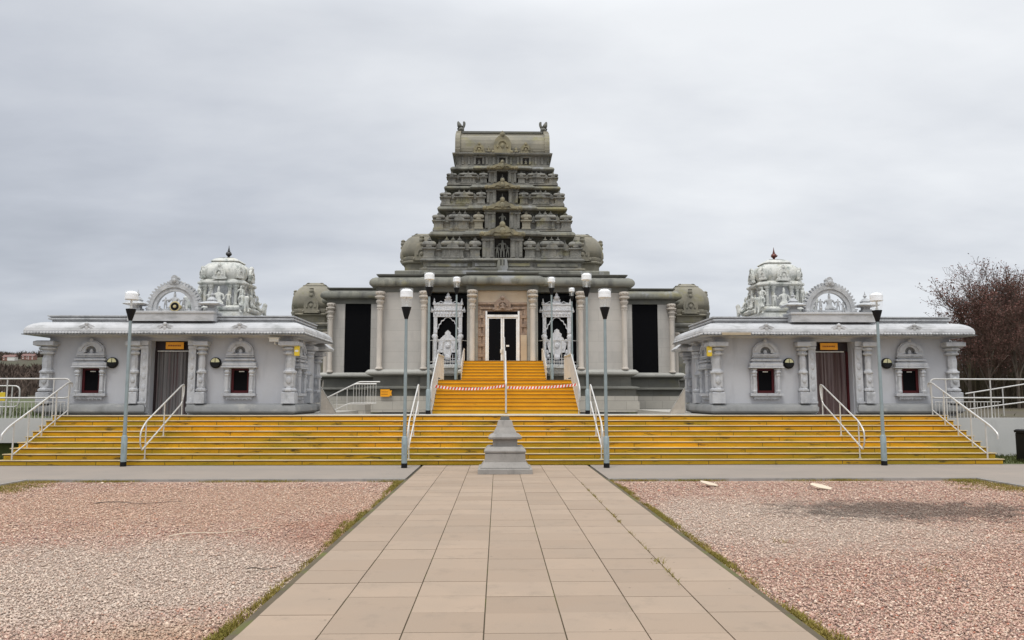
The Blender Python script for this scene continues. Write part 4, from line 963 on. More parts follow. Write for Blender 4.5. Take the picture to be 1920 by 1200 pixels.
# neck and barrel roof
r = thing('tower_crown', '', '', (0, 0, 0)); r.parent = T
for k in ('label', 'category'): del r[k]
MB().loft(tfoot(2.20), [(.03, 12.70), (.03, 12.82), (-.03, 12.84), (-.03, 13.24), (.06, 13.27), (.18, 13.30), (.2, 13.36), (.06, 13.42)]).build('neck', 'tower', r)
yn = TY - 2.20 * .78 + .03
for x in (-1.12, 0, 1.12):
    w_ = .15
    MB().box(x - w_, x + w_, yn - .012, yn + .02, 12.86, 13.16).build('neck_niche', 'dark_inner', r)
    mb = MB()
    for s in (-1, 1): mb.box(x + s * (w_ + .05) - .045, x + s * (w_ + .05) + .045, yn - .08, yn + .02, 12.85, 13.2)
    mb.box(x - w_ - .12, x + w_ + .12, yn - .09, yn + .02, 13.18, 13.235); mb.build('neck_surround', 'tower', r)
    inst('neck_figure', fig('seat', 'tower'), r, (x, yn - .04, 12.85), (.2, .16, .26))
mb = MB()
for x in (-1.9, -1.6, -.75, -.42, .42, .75, 1.6, 1.9): mb.box(x - .045, x + .045, yn - .06, yn + .02, 12.85, 13.22)
mb.build('neck_pilasters', 'tower', r)
for s in (-1, 1):
    inst('corner_figure', fig('lion', 'dark_plinth'), r, (s * 2.18, yn + .1, 12.82), (.42, .4, .52), 0)
    inst('corner_figure', fig('seat', 'dark_plinth'), r, (s * 2.24, yn + .05, 13.12), (.25, .25, .32), 0)
hd = 1.72
sec = [(-hd, 13.40), (-hd * 1.03, 13.52), (-hd * .98, 13.56), (-hd * .99, 13.66), (-hd * .98, 13.90), (-hd * .94, 14.10), (-hd * .85, 14.30), (-hd * .72, 14.42), (-hd * .70, 14.48), (-hd * .60, 14.50), (-hd * .58, 14.57), (-hd * .46, 14.60), (-hd * .44, 14.72)]
sec = [(TY + a, b) for a, b in sec] + [(TY - a, b) for a, b in sec[::-1]]
MB().prism_x(sec, -2.04, 2.04).build('barrel_roof', 'tower_warm', r)
MB().box(-1.98, 1.98, TY - hd * .47, TY + hd * .47, 14.72, 14.82).build('ridge', 'dark_plinth', r)
for s in (-1, 1):
    e = [(TY + (a - TY) * 1.05, 13.40 + (b - 13.40) * 1.05 + (.0 if b < 13.5 else .04)) for a, b in sec]
    MB().prism_x(e, *sorted((s * 2.27, s * 2.03))).build('end_gable', 'tower_warm', r)
    MB().box(*sorted((s * 2.28, s * 1.85)), TY - .3, TY + .3, 14.80, 14.92).build('ridge_block', 'dark_plinth', r)
    inst('ridge_beast', fig('beast', 'dark_plinth'), r, (s * 2.07, TY - .3, 14.86), (-s * .72, .7, .66))
for x, w_, h in ((0, 1.0, 1.12), (-1.12, .62, .56), (1.12, .62, .56)):
    g_ = add_nasika(MB(), x, TY - hd * .99, 13.36, w_, h, .14).build('roof_gable', 'gable', r)
for s in (-1, 1): inst('roof_figure', fig('seat', 'gable'), r, (s * .66, TY - hd - .08, 13.42), (.28, .25, .34))

# ================================================================ PAVILIONS
def pillar_mesh(k=1.0, h=1.87):
    """carved pillar from the base course (z=0) to the eave"""
    mb = MB(); f = rect(-1, 1, -1, 1); w_ = .17 * k
    def sq(a): return [((o - 1), z * h) for o, z in a]
    mb.loft(f, sq([(w_ * 1.15, 0), (w_ * 1.15, .17), (w_ * 1.0, .18)]))
    mb.lathe([(w_ * 1.0, .18 * h), (w_ * 1.3, .20 * h), (w_ * 1.3, .225 * h), (w_ * .95, .245 * h), (w_ * .92, .27 * h)], n=8, rot=PI / 8)
    mb.loft(f, sq([(w_ * .80, .268), (w_ * .80, .47), (w_ * .66, .485)]))
    mb.lathe([(w_ * .95, .47 * h), (w_ * 1.22, .49 * h), (w_ * 1.22, .515 * h), (w_ * .9, .53 * h), (w_ * .80, .56 * h), (w_ * .88, .64 * h), (w_ * .88, .70 * h), (w_ * .72, .76 * h), (w_ * .72, .775 * h), (w_ * 1.25, .79 * h), (w_ * 1.3, .815 * h), (w_ * .95, .83 * h), (w_ * .95, .845 * h), (w_ * 1.45, .865 * h), (w_ * 1.5, .89 * h), (w_ * 1.1, .905 * h)], n=8, rot=PI / 8)
    mb.loft(f, sq([(w_ * 1.15, .905), (w_ * 1.75, .925), (w_ * 1.75, .985), (w_ * 1.3, 1.0)]))
    mb.ball((0, -w_ * .9, .37 * h), w_ * .5, (1, .4, 1.3), 8, 6)
    return mb.build('pillar', 'pav_trim', mesh_only=True)
PIL = pillar_mesh(); PILS = pillar_mesh(.72)
def grid_wall(mb, xs0, xs1, z0, z1, y0, y1, holes):
    xs = sorted({xs0, xs1} | {v_ for h in holes for v_ in h[:2]}); zs = sorted({z0, z1} | {v_ for h in holes for v_ in h[2:]})
    for a, b in zip(xs, xs[1:]):
        for c, d in zip(zs, zs[1:]):
            if any(h[0] <= (a + b) / 2 <= h[1] and h[2] <= (c + d) / 2 <= h[3] for h in holes): continue
            mb.box(a, b, y0, y1, c, d)
    return mb
def window_surround():
    mb = MB()
    for s in (-1, 1):
        mb.box(*sorted((s * .46, s * .282)), -.07, .0, 1.86, 2.60)
        mb.lathe([(.06, 1.86), (.075, 1.92), (.055, 1.96), (.055, 2.36), (.08, 2.40), (.06, 2.43), (.09, 2.48), (.09, 2.52), (.06, 2.55), (.10, 2.6)], (s * .365, -.09, 0), 8)
    mb.box(-.50, .50, -.14, 0, 1.78, 1.86)
    mb.prism([(-.45, 1.78), (.45, 1.78), (.3, 1.68), (-.3, 1.68)], -.07, 0)
    for k in range(7): mb.ball((-.36 + .12 * k, -.07, 1.69), .03, (1, 1, 1), 6, 4)
    # stacked lintel
    for hw, y, a, b in ((.53, -.19, 2.615, 2.67), (.50, -.17, 2.672, 2.78), (.42, -.12, 2.782, 2.83), (.46, -.15, 2.832, 2.90), (.40, -.10, 2.902, 2.94), (.43, -.13, 2.942, 2.99)): mb.loft(rect(-hw, hw, y, 0), [(-.02, a), (0, a + .01), (0, b - .02), (-.03, b)])
    mb.strip([(x, z) for x, z in arc(0, 3.10, .40, -15, 195, 20, .34)], [(x, z) for x, z in arc(0, 3.12, .16, -15, 195, 20, .15)], -.11, 0)
    mb.strip(arc(0, 3.10, .36, 5, 175, 16, .30), arc(0, 3.10, .27, 5, 175, 16, .22), -.14, -.108)
    mb.box(-.41, .41, -.13, 0, 2.992, 3.05); mb.ball((0, -.1, 3.45), .06, (1, .6, 1.2), 8, 6)
    mb.ball((0, -.06, 3.10), .06, (1, .6, 1.4), 8, 6)
    return mb.build('window_surround', 'pav_trim', mesh_only=True)
WS = window_surround()
def roof_arch_mesh():
    mb = MB()
    o = arc(0, .10, .76, -6, 186, 40, .80); i = arc(0, .10, .64, -6, 186, 40, .67); mb.strip(o, i, -.09, .09)
    o = arc(0, .10, .64, -6, 186, 36, .67); i = arc(0, .10, .53, -6, 186, 36, .56); mb.strip(o, i, -.06, .06)
    for k in range(25):
        a = R(2 + 176 * k / 24); c = Vector((.78 * math.cos(a), .10 + .82 * math.sin(a))); t = Vector((math.cos(a), math.sin(a))); p = Vector((-t.y, t.x))
        mb.prism([tuple(c + p * .04 - t * .04), tuple(c + t * .075 + p * .02), tuple(c + t * .045 - p * .03), tuple(c - p * .04 - t * .04)], -.07, .07)
    mb.prism([(-.13, .88), (.13, .88), (.15, .96), (.09, 1.01), (.10, 1.07), (.05, 1.13), (0, 1.15), (-.05, 1.13), (-.10, 1.07), (-.09, 1.01), (-.15, .96)], -.11, .11)
    mb.ball((0, -.12, .98), .07, (1, .6, 1.1), 8, 6)
    for s in (-1, 1):
        mb.tube([(s * .70, 0, .12), (s * .85, 0, .02), (s * 1.05, -.02, -.02), (s * 1.2, -.02, .08)], .07, 8, .03); mb.ball((s * .72, -.02, .1), .11, (1, .9, .9), 8, 6)
    return mb.build('arch_ring', 'arch', mesh_only=True)
AR = roof_arch_mesh()
def pavilion(s):
    side = 'left' if s < 0 else 'right'
    lab = ('lilac-grey painted shrine pavilion on the left with a grey curtained door and dark finial' if s < 0 else
           'lilac-grey painted shrine pavilion on the right with a dark red curtained door')
    P = thing('pavilion', lab, 'pavilion', (s * 10.08, 23.35, 1.17), 'pavilions either side of the temple')
    Z = -1.17
    def E_(name, loc=(0, 0, 0)):
        e_ = bpy.data.objects.new(name, None); C.objects.link(e_); e_.parent = P; e_.location = loc; return e_
    def X(a, b): return sorted((s * a, s * b))
    D = 2.9; WO, WI = 3.62, -3.62
    holes = [(*X(-.58, .58), 1.17 + Z, 3.44 + Z)] + [(*X(u - .28, u + .28), 1.86 + Z, 2.61 + Z) for u in (2.33, -2.12)]
    # walls
    mb = grid_wall(MB(), *X(WI, WO), 0, 2.42, 0, .28, holes)
    for u in (WO, WI): a, b = sorted((s * u, s * (u - math.copysign(.28, u)))); mb.box(a, b, .281, D, 0, 2.42)
    mb.box(*X(WI + .28, WO - .28), D - .2, D, 0, 2.42); mb.box(*X(WI + .281, WO - .281), .281, D - .2, 2.36, 2.42)
    mb.build('wall', 'pav_wall', P)
    MB().box(*X(-3.3, 3.3), 1.1, 1.2, 0, 2.36).build('inner_wall', 'dark_inner', P)
    for a, b in ((.84, WO), (WI, -.84)):
        MB().loft(rect(*X(a, b), .0, D), [(.06, 0), (.06, .07), (.17, .09), (.235, .15), (.24, .26), (.19, .34), (.02, .385)]).build('base', 'pav_base', P, True)
    # door
    d = E_('door', (0, .30, 0))
    MB().box(-.579, .579, -.02, .04, 1.98, 2.268).build('transom', 'trans_dark', d)
    mb = MB()
    for t in (-1, 1): mb.box(*sorted((t * .579, t * .52)), -.03, .05, 0, 1.978)
    mb.build('frame', 'trans_dark' if s < 0 else 'red_frame', d)
    n = 34; top = []
    mb = MB(); x0, x1 = (-.519, .519)
    if s < 0: x1 = .40 * 1.0; x0 = -.519
    V = [[mb.b.verts.new((x0 + (x1 - x0) * i / n, .03 + .022 * math.sin(i * 1.35) + .008 * math.sin(i * 3.1), z)) for i in range(n + 1)] for z in (.02, 1.95)]
    for i in range(n): mb.face([V[0][i], V[0][i + 1], V[1][i + 1], V[1][i]])
    mb.build('curtain', 'leaf_grey' if s < 0 else 'leaf_red', d)
    if s < 0: MB().box(.402, .518, .0, .05, .02, 1.95).build('door_edge', 'trans_dark', d)
    MB().box(-.519, .519, .12, .16, .0, 1.97).build('backing', 'dark_inner', d)
    MB().box(-.50, .45, -.05, -.022, 1.955, 1.985).build('curtain_rail', 'white_pl' if s > 0 else 'steel', d)
    # carved jambs
    for t in (-1, 1):
        j = MB().box(*sorted((t * .60, t * .82)), -.14, -.003, .1, 2.24)
        for z in (.45, .85, 1.2, 1.5, 1.8): j.ball((t * .71, -.14, z), .07, (.9, .35, 1.5), 8, 6)
        j.box(*sorted((t * .595, t * .86)), -.17, -.003, 2.02, 2.10); j.box(*sorted((t * .59, t * .9)), -.2, -.003, 2.12, 2.26); j.box(*sorted((t * .595, t * .85)), -.18, -.14, .385, .44)
        j.build('door_jamb', 'pav_trim', P)
        inst('pillar', PILS, P, (t * 1.0, -.10, .384), (1, 1, 1.0))
    # windows
    for u in (2.33, -2.12):
        w_ = inst('window', WS, P, (s * u, -.002, Z))
        mb = MB()
        for t in (-1, 1): mb.box(*sorted((t * .279, t * .205)), .02, .09, 1.863, 2.607)
        mb.box(-.205, .205, .02, .09, 2.545, 2.607); mb.box(-.205, .205, .02, .09, 1.863, 1.94); mb.build('frame', 'red_frame', w_)
        MB().box(-.205, .205, .055, .065, 1.94, 2.545).build('pane', 'blackpanel', w_)
        MB().box(-.06, .10, .045, .053, 2.50, 2.525).build('notice', 'white_pl', w_)
        mb = MB().strip(arc(0, 3.12, .158, -10, 190, 12, .148), arc(0, 3.12, .05, -10, 190, 12, .05), -.03, -.004); mb.build('lunette', 'dark_grey', w_)
        MB().box(-.30, .30, .28, .34, 1.80, 2.65).build('backing', 'dark_inner', w_)
    # corner and side pillars
    for u in (WO - .0, WI + .0): inst('pillar', PIL, P, (s * u, -.05, .384))
    iu = s * WI; sd = -s                                     # inner side wall faces the temple
    for yy in (1.95,): inst('pillar', PIL, P, (iu, yy, .384))
    sw = inst('side_window', WS, P, (iu, 1.0, Z), rz=sd * PI / 2); MB().box(-.26, .26, -.02, -.004, 1.862, 2.608).build('recess', 'pav_wall', sw)
    # eave with bead row
    f = rect(*X(WI, WO), 0, D)
    MB().loft(f, [(-.25, 2.38), (.06, 2.36), (.10, 2.40), (.52, 2.41)], False).build('eave_soffit', 'pav_wall', P)
    MB().loft(f, [(.52, 2.411), (.545, 2.415), (.545, 2.435), (.50, 2.437), (.50, 2.49)], False).build('eave_edge', 'dark_grey', P)
    MB().loft(f, [(.505, 2.49), (.505, 2.54), (.48, 2.62), (.42, 2.69), (.33, 2.75), (.20, 2.80), (.06, 2.825), (-.3, 2.83)]).build('eave', 'pav_roof', P)
    mb = MB()
    def beads(p, q):
        p, q = Vector(p), Vector(q); n = int((q - p).length / .092); d = (q - p) / n; rg = []
        for k in range(n):
            for t, r_ in ((.08, .012), (.28, .028), (.5, .033), (.72, .028), (.92, .012)): rg.append((p + d * (k + t), r_))
        ax = d.normalized(); side = Vector((0, 0, 1)).cross(ax)
        mb.rings([[c + (side * math.cos(PI * i / 4) + Vector((0, 0, 1)) * math.sin(PI * i / 4)) * r_ for i in range(8)] for c, r_ in rg])
    if s < 0: beads((-WO - .49, -.515, 2.466), (-WI + .5, -.515, 2.466))
    else: beads((WI - .49, -.515, 2.466), (WI + .05, -.515, 2.466)); beads((WI + .95, -.515, 2.466), (WO + .5, -.515, 2.466))
    beads((s * (WI - .515), -.49, 2.466), (s * (WI - .515), D + .45, 2.466))
    mb.build('bead_row', 'beads', P)
    if s > 0: MB().box(*X(WI + .05, WI + .92), -.555, -.45, 2.425, 2.50).build('broken_eave', 'bare_stone', P)
    for u in (-2.2, 0, 2.3): add_nasika(MB(), s * u, -.40, 2.53, .60, .24, .07).build('eave_crest', 'pav_roof', P)
    MB().loft(f, [(-.02, 2.835), (-.02, 2.88), (.06, 2.91), (.06, 2.95), (0, 2.97), (.08, 3.0), (.08, 3.03), (-.12, 3.04)]).build('parapet', 'arch', P)
    # rear chamber with a lower eave
    f2 = rect(*X(WI + .15, WO - .15), D + .01, D + 1.0); f4 = rect(*X(-1.9, 1.9), D + 1.01, D + 4.2)
    MB().loft(f2, [(0, 0), (0, 2.25)]).build('rear_chamber', 'pav_wall', P)
    MB().loft(f4, [(0, 0), (0, 2.25)]).build('sanctum', 'pav_wall', P)
    f3 = rect(*X(WI + .1, WO - .1), D + .55, D + 1.0)
    MB().loft(f3, [(-.1, 2.14), (.46, 2.20), (.48, 2.27), (.36, 2.38), (.12, 2.55), (-.2, 2.58)]).build('rear_eave', 'pav_roof', P)
    for yy in (D + .85,): inst('pillar', PIL, P, (iu + s * .10, yy, .384), (.9, .9, .95))
    MB().loft(rect(*X(-1.3, 1.3), 3.3, 5.8), [(.02, 2.2), (.02, 3.2), (-.4, 3.3)]).build('vimana_base', 'pav_wall', P)
    # roof arch with deity group
    q = E_('roof_arch', (s * -.10, -.10, 3.08))
    MB().loft(rect(-1.28, 1.28, -.25, .35), [(0, -.24), (0, -.02), (.03, 0), (.03, .05), (-.05, .07)]).build('arch_plinth', 'pav_roof', q)
    inst('arch_ring', AR, q, (0, 0, .02))
    MB().box(-.52, .52, -.12, .12, .05, .13).build('shelf', 'arch', q)
    inst('deity', fig('seat', 'arch'), q, (0, 0, .13), (.55, .5, .54))
    for t in (-1, 1):
        inst('attendant', fig('stand', 'arch'), q, (t * .27, .0, .13), (.42, .45, .38))
        if s > 0: inst('attendant', fig('stand', 'arch'), q, (t * .42, .0, .13), (.34, .4, .28))
        inst('lion', fig('lion', 'arch'), q, (t * .36, -.16, .02), (.24, .25, .2))
        MB().loft(rect(t * 1.12 - .16, t * 1.12 + .16, -.14, .18), [(-.02, .06), (-.02, .16), (-.06, .17), (-.06, .24), (.13, .26), (.15, .29), (.0, .36), (-.06, .38), (-.04, .42), (-.10, .50), (-.13, .52)]).build('corner_turret', 'arch', q)
        mb = add_kalasha(MB(), (t * 1.12, .02, .5), .24, .5); mb.build('turret_finial', 'arch', q)
    # domed tower over the sanctum
    q = E_('vimana', (.03 if s < 0 else -.06, 4.55, 3.27))
    f = rect(-.80, .80, -.80, .80)
    MB().loft(f, [(.10, -.1), (.10, .30), (.02, .33), (.14, .38), (.17, .44), (.12, .50), (.06, .53)]).build('vimana_plinth', 'vimana', q)
    MB().loft(octo(.66, .2), [(0, .5), (0, 1.28)]).build('drum', 'arch', q)
    me = MB().lathe([(.075, .53), (.085, .6), (.06, .64), (.06, 1.08), (.08, 1.12), (.065, 1.15), (.12, 1.22), (.12, 1.28)], n=8).build('c', 'vimana', mesh_only=True)
    for k in range(4):
        for u in (-.54, -.33, .33, .54):
            v_ = Vector((u, -.69, 0)); v_.rotate(Matrix.Rotation(k * PI / 2, 3, 'Z')); inst('drum_column', me, q, v_)
    MB().loft(octo(.74, .2), [(-.06, 1.27), (.06, 1.29), (.13, 1.34), (.12, 1.40), (.02, 1.45), (-.03, 1.48)]).build('cornice', 'vimana', q)
    dm = MB().loft(octo(.74, .27), [(-.04, 1.48), (-.03, 1.54), (.02, 1.60), (.05, 1.72), (.04, 1.86), (-.04, 1.99), (-.16, 2.09), (-.27, 2.14), (-.27, 2.17), (-.22, 2.18), (-.24, 2.21), (-.36, 2.29), (-.52, 2.34), (-.66, 2.36)]); dm.build('dome', 'vimana', q, True)
    for k in range(4):
        mb = add_nasika(MB(), 0, -.80, 1.46, .50, .58, .10); mb.xf(Matrix.Rotation(k * PI / 2, 4, 'Z')); mb.build('gable', 'vimana', q)
        v_ = Vector((.56, -.56, 0)); v_.rotate(Matrix.Rotation(k * PI / 2, 3, 'Z'))
        g_ = add_nasika(MB(), 0, 0, 1.52, .28, .44, .10); g_.xf(Matrix.Translation((v_.x * 1.12, v_.y * 1.12, 0)) @ Matrix.Rotation(k * PI / 2 + PI / 4, 4, 'Z')); g_.build('gable', 'vimana', q)
        # figures on each face and beasts at the corners
        for u, kind, sz in ((0, 'seat', .68), (-.34, 'stand', .50), (.34, 'stand', .50)):
            v_ = Vector((u, -.86, .50)); v_.rotate(Matrix.Rotation(k * PI / 2, 3, 'Z')); inst('figure', fig(kind, 'vimana'), q, v_, (sz, sz * .9, sz * 1.05), k * PI / 2)
        for kind, sz, rr, zz_ in (('lion', .62, 1.16, .22), ('seat', .62, 1.02, .46), ('stand', .74, .90, .52)):
            v_ = Vector((rr * .82, -rr * .82, zz_)); v_.rotate(Matrix.Rotation(k * PI / 2, 3, 'Z')); inst('corner_figure', fig(kind, 'vimana'), q, v_, (sz * .9, sz, sz), k * PI / 2 + PI / 4)
    add_kalasha(MB(), (0, 0, 2.34), .50, .46, 12).build('finial', 'kalasha_dark' if s < 0 else 'kalasha_red', q, True)
    if s > 0: MB().tube([(0, 0, 2.47), (.10, 0, 2.49), (.14, 0, 2.53)], .03, 6, .015).build('finial_spout', 'kalasha_red', q)
    return P
pavilion(-1); pavilion(1)

# ---------------------------------------------------------------- small things on the buildings
def bulkhead(x, label):
    r = thing('wall_lamp', label, 'wall lamp', (x, 23.35, 2.77), 'round bulkhead lamps on the pavilion walls')
    mb = MB().lathe([(.165, 0), (.165, .06), (.13, .085)], n=24); mb.xf(Matrix.Rotation(PI / 2, 4, 'X')); mb.build('housing', 'black', r)
    mb = MB()
    for a0, a1 in ((4, 86), (94, 176)): mb.prism([(0.012 if a0 < 90 else -.012, .012)] + arc(0, 0.012, .128, a0, a1, 8), -.10, -.06)
    mb.build('lens', 'lampglass', r)
    MB().prism([(-.13, .008)] + arc(0, .008, .135, 180, 360, 14)[1:], -.115, -.06).build('eyelid', 'black', r)
bulkhead(-11.78, 'round black bulkhead lamp on the left pavilion, beside its outer window'); bulkhead(-8.70, 'round black bulkhead lamp on the left pavilion, between door and inner window')
bulkhead(8.68, 'round black bulkhead lamp on the right pavilion, between door and inner window'); bulkhead(11.70, 'round black bulkhead lamp on the right pavilion, beside its outer window')
def sign(x, label):
    r = thing('sign', label, 'sign', (x, 23.52, 3.30), 'orange signs over the pavilion doors')
    MB().box(-.27, .27, -.03, -.01, -.105, .105).build('board', 'orange', r)
    mb = MB(); rr = random.Random(int(x * 10)); xx = -.20
    while xx < .19: w_ = rr.uniform(.02, .05); mb.box(xx, xx + w_, -.034, -.0295, -.022, .022); xx += w_ + .012
    mb.build('lettering', 'ink', r)
sign(-10.02, 'orange rectangular sign over the left pavilion door'); sign(10.02, 'orange rectangular sign over the right pavilion door')
r = thing('arrow_sign', 'orange arrow-shaped sign on the dark plinth of the temple, pointing right', 'sign', (-5.05, 33.64, 1.93))
MB().prism([(-.25, -.16), (.14, -.16), (.17, -.10), (.25, -.12), (.22, 0), (.25, .12), (.17, .10), (.14, .16), (-.25, .16)], -.03, 0).build('board', 'orange', r)
mb = MB(); rr = random.Random(3)
for z in (.05, -.05):
    xx = -.2
    while xx < .08: w_ = rr.uniform(.02, .045); mb.box(xx, xx + w_, -.034, -.029, z - .016, z + .016); xx += w_ + .012
mb.build('lettering', 'ink', r)
for x, l in ((-6.22, 'yellow alarm box on the inner corner pillar of the left pavilion'), (6.20, 'yellow alarm box on the inner corner pillar of the right pavilion')):
    r = thing('alarm_box', l, 'alarm box', (x, 23.12, 3.12), 'yellow alarm boxes')
    MB().loft([(-.07, -.05), (.07, -.05), (.07, .05), (-.07, .05)], [(-.015, -.15), (0, -.13), (0, .13), (-.015, .15)]).build('case', 'yellow_box', r)
    MB().box(-.05, .05, -.056, -.048, -.03, .03).build('badge', 'white_pl', r)
r = thing('security_camera', 'white box security camera under the left pavilion eave by the corner pillar', 'camera', (-6.88, 23.30, 3.44))
mb = MB().box(-.15, .13, -.30, -.14, -.045, .055); mb.box(-.17, .15, -.32, -.12, .055, .075); mb.build('housing', 'white_pl', r)
MB().tube(bend([(0, -.22, -.05), (0, -.22, -.12), (0, .04, -.12)], .04), .018, 8).build('bracket', 'white_pl', r)
MB().box(-.165, -.149, -.27, -.17, -.03, .04).build('lens', 'black', r)
r = thing('loudspeaker', 'cream horn loudspeaker at the foot of the left pavilion roof arch', 'loudspeaker', (-9.86, 22.98, 4.44))
mb = MB().lathe([(.15, 0), (.16, .01), (.13, .03), (.085, .10), (.05, .18)], n=20).lathe([(.075, .16), (.09, .18), (.09, .32), (.06, .34)], n=16); mb.xf(Matrix.Rotation(-PI / 2, 4, 'X')); mb.build('horn', 'horn', r, True)
mb = MB().lathe([(.12, -.006), (.12, .004)], n=20); mb.xf(Matrix.Rotation(-PI / 2, 4, 'X')); mb.build('mouth', 'black', r)
mb = MB().lathe([(.035, -.05), (.05, -.006)], n=12); mb.xf(Matrix.Rotation(-PI / 2, 4, 'X')); mb.build('driver', 'horn', r)
MB().box(-.02, .02, .12, .16, -.22, -.02).build('bracket', 'horn', r)

# barrier tape, red and white
def tape(p0, p1, sag, label):
    r = thing('barrier_tape', label, 'barrier tape', p0, 'striped tapes across the temple steps')
    n = 46; A, B = Vector(p0), Vector(p1); W_, Rd = MB(), MB(); hh = .042
    def pt(t):
        q = A.lerp(B, t) - A; q.z -= sag * 4 * t * (1 - t); return q
    for i in range(n):
        mb = (Rd if i % 2 else W_); a, b = pt(i / n), pt((i + 1) / n); sl = Vector((.03, 0, 0))
        tw = .006 * math.sin(i * .7)
        f_ = [a + Vector((0, tw, -hh)), b + Vector((0, tw, -hh)), b + sl + Vector((0, -tw, hh)), a + sl + Vector((0, -tw, hh))]
        mb.face(mb.verts(f_))
    Rd.build('red_stripes', 'tape_red', r); W_.build('white_stripes', 'tape_white', r)
tape((-2.28, 25.0, 2.10), (.03, 25.2, 2.12), .10, 'red and white barrier tape across the left half of the temple steps')
tape((.09, 25.2, 2.06), (2.42, 25.0, 2.16), .05, 'red and white barrier tape across the right half of the temple steps')

# side access stairs between the pavilions and the temple
r = thing('side_stair_railing', 'sloping steel railing by the dark temple plinth, seen past the left pavilion', 'railing', (-6.9, 31.5, 1.17))
for dz, dy in ((0, 0), (-.10, -.9)):
    MB().tube(bend([(-.35, dy, .50 + dz), (1.05, dy, 1.20 + dz), (1.9, dy, 1.20 + dz)], .1), .026, 8).build('rail', 'steel', r, True)
MB().tube(bend([(.15, -.9, .02), (.85, -.9, .34), (1.9, -.9, .34)], .1), .02, 8).build('bottom_rail', 'steel', r, True)
me = MB().tube([(0, -.9, .34), (0, -.9, 1.1)], .011, 6).build('b', 'steel', mesh_only=True)
for k in range(9): inst('baluster', me, r, (1.0 + .11 * k, 0, 0))
for xx, z0, z1 in ((-.05, 0, .55), (.35, 0, .72), (.75, 0, .9)): MB().tube([(xx, -.9, z0), (xx, -.9, z1)], .016, 6).build('post', 'steel', r, True)
MB().box(-7.0, -5.6, 31.6, 33.0, 1.0, 1.45).build('side_landing', 'block')
bpy.data.objects['side_landing'].parent = T
for s, l in ((-1, 'small triangular barred balustrade at the rear corner of the left pavilion'), (1, 'small triangular barred balustrade at the rear corner of the right pavilion')):
    r = thing('corner_balustrade', l, 'balustrade', (s * 6.12, 25.9, 1.17), 'triangular balustrades behind the pavilions')
    MB().tube([(0, 0, 0), (0, 0, .92), (-s * .42, .5, .06)], .02, 8).build('rail', 'steel', r, True)
    me = MB().box(-.012, .012, -.012, .012, 0, 1).build('b', 'panel_bar', mesh_only=True)
    for k in range(1, 16): t = k / 16; inst('baluster', me, r, (-s * .42 * t, .5 * t, 0), (1, 1, .90 - .86 * t))

# litter and the bin at the right edge
for x, y, a, l in ((4.02, 15.55, .2, 'torn pale cardboard piece on the right gravel, nearest the path'), (6.05, 15.0, -.3, 'torn tan cardboard piece on the right gravel, further from the path')):
    o = MB().prism_z([(-.20, -.06), (-.05, -.11), (.19, -.05), (.21, .07), (.02, .10), (-.16, .05)], -.008, 0.006)
    o.xf(Matrix.Rotation(R(14), 4, 'Y')); o = o.build('cardboard', 'card'); o.location = (x, y, .02); o.rotation_euler = (R(16), 0, a); tag(o, l, 'cardboard', 'cardboard scraps on the gravel')
rr = random.Random(5)
r = thing('litter_bin', 'dark square litter bin post cut by the right edge of the view', 'bin', (14.18, 20.75, 0))
MB().loft(rect(-.22, .22, -.22, .22), [(0, 0), (0, .76), (-.02, .78)]).build('body', 'black', r); MB().loft(rect(-.24, .24, -.24, .24), [(0, .78), (0, .84), (-.04, .87)]).build('lid', 'black', r)
for x, y, L_, a, l in ((-6.9, 13.1, 1.4, .1, 'dark bent twig lying on the left gravel by its far left corner'), (-1.15 * 2.4, 8.1, .35, .2, 'short dark stick lying on the left gravel near the path'), (-4.35, 10.0, 1.2, .55, 'long pale straw stalk lying on the left gravel')):
    pts = [(t * L_, .05 * math.sin(t * 7) * L_, .012 + .01 * math.sin(t * 9)) for t in [k / 8 for k in range(9)]]
    o = MB().tube(pts, .008, 5, .003).build('twig', 'bark' if 'dark' in l else 'card'); o.location = (x, y, -.03); o.rotation_euler = (0, 0, a); tag(o, l, 'twig', 'twigs on the gravel')

# ================================================================ TREES, HILL, HOUSES
def tree_data(seed, h, spread, bushy):
    rg = np.random.default_rng(seed); seg = []; buds = []
    def grow(p, d, L_, r, lv):
        n = 3 if lv < 3 else 2
        for i in range(n):
            d = d + rg.normal(0, .10 + .05 * lv, 3); d[2] += .05 if lv else .02; d /= np.linalg.norm(d)
            q = p + d * L_ / n; r2 = r * (.86 if lv else .90); seg.append((p, q, r, r2, lv)); p, r = q, r2
            if lv < 4:
                k = (2 if lv < 3 else int(rg.integers(1, 3))) if bushy else (2 if lv < 3 else 1)
                for _ in range(k):
                    a = rg.uniform(0, 2 * PI); t = rg.uniform(.35, .85) * spread
                    e = d + t * np.array([math.cos(a), math.sin(a), rg.uniform(-.05, .55)]); e /= np.linalg.norm(e)
                    grow(q, e, L_ * rg.uniform(.50, .72), r2 * .62, lv + 1)
            if lv >= 3 and rg.random() < .8: buds.append(q + rg.normal(0, .05, 3))
            if lv == 4:
                if rg.random() < .8: buds.append(q + rg.normal(0, .13, 3))
        if lv < 4: grow(p, d, L_ * .62, r * .8, lv + 1)
    grow(np.zeros(3), np.array([rg.normal(0, .06), rg.normal(0, .06), 1.0]), h * .46, .010 * h + .02, 0)
    return seg, np.array(buds)
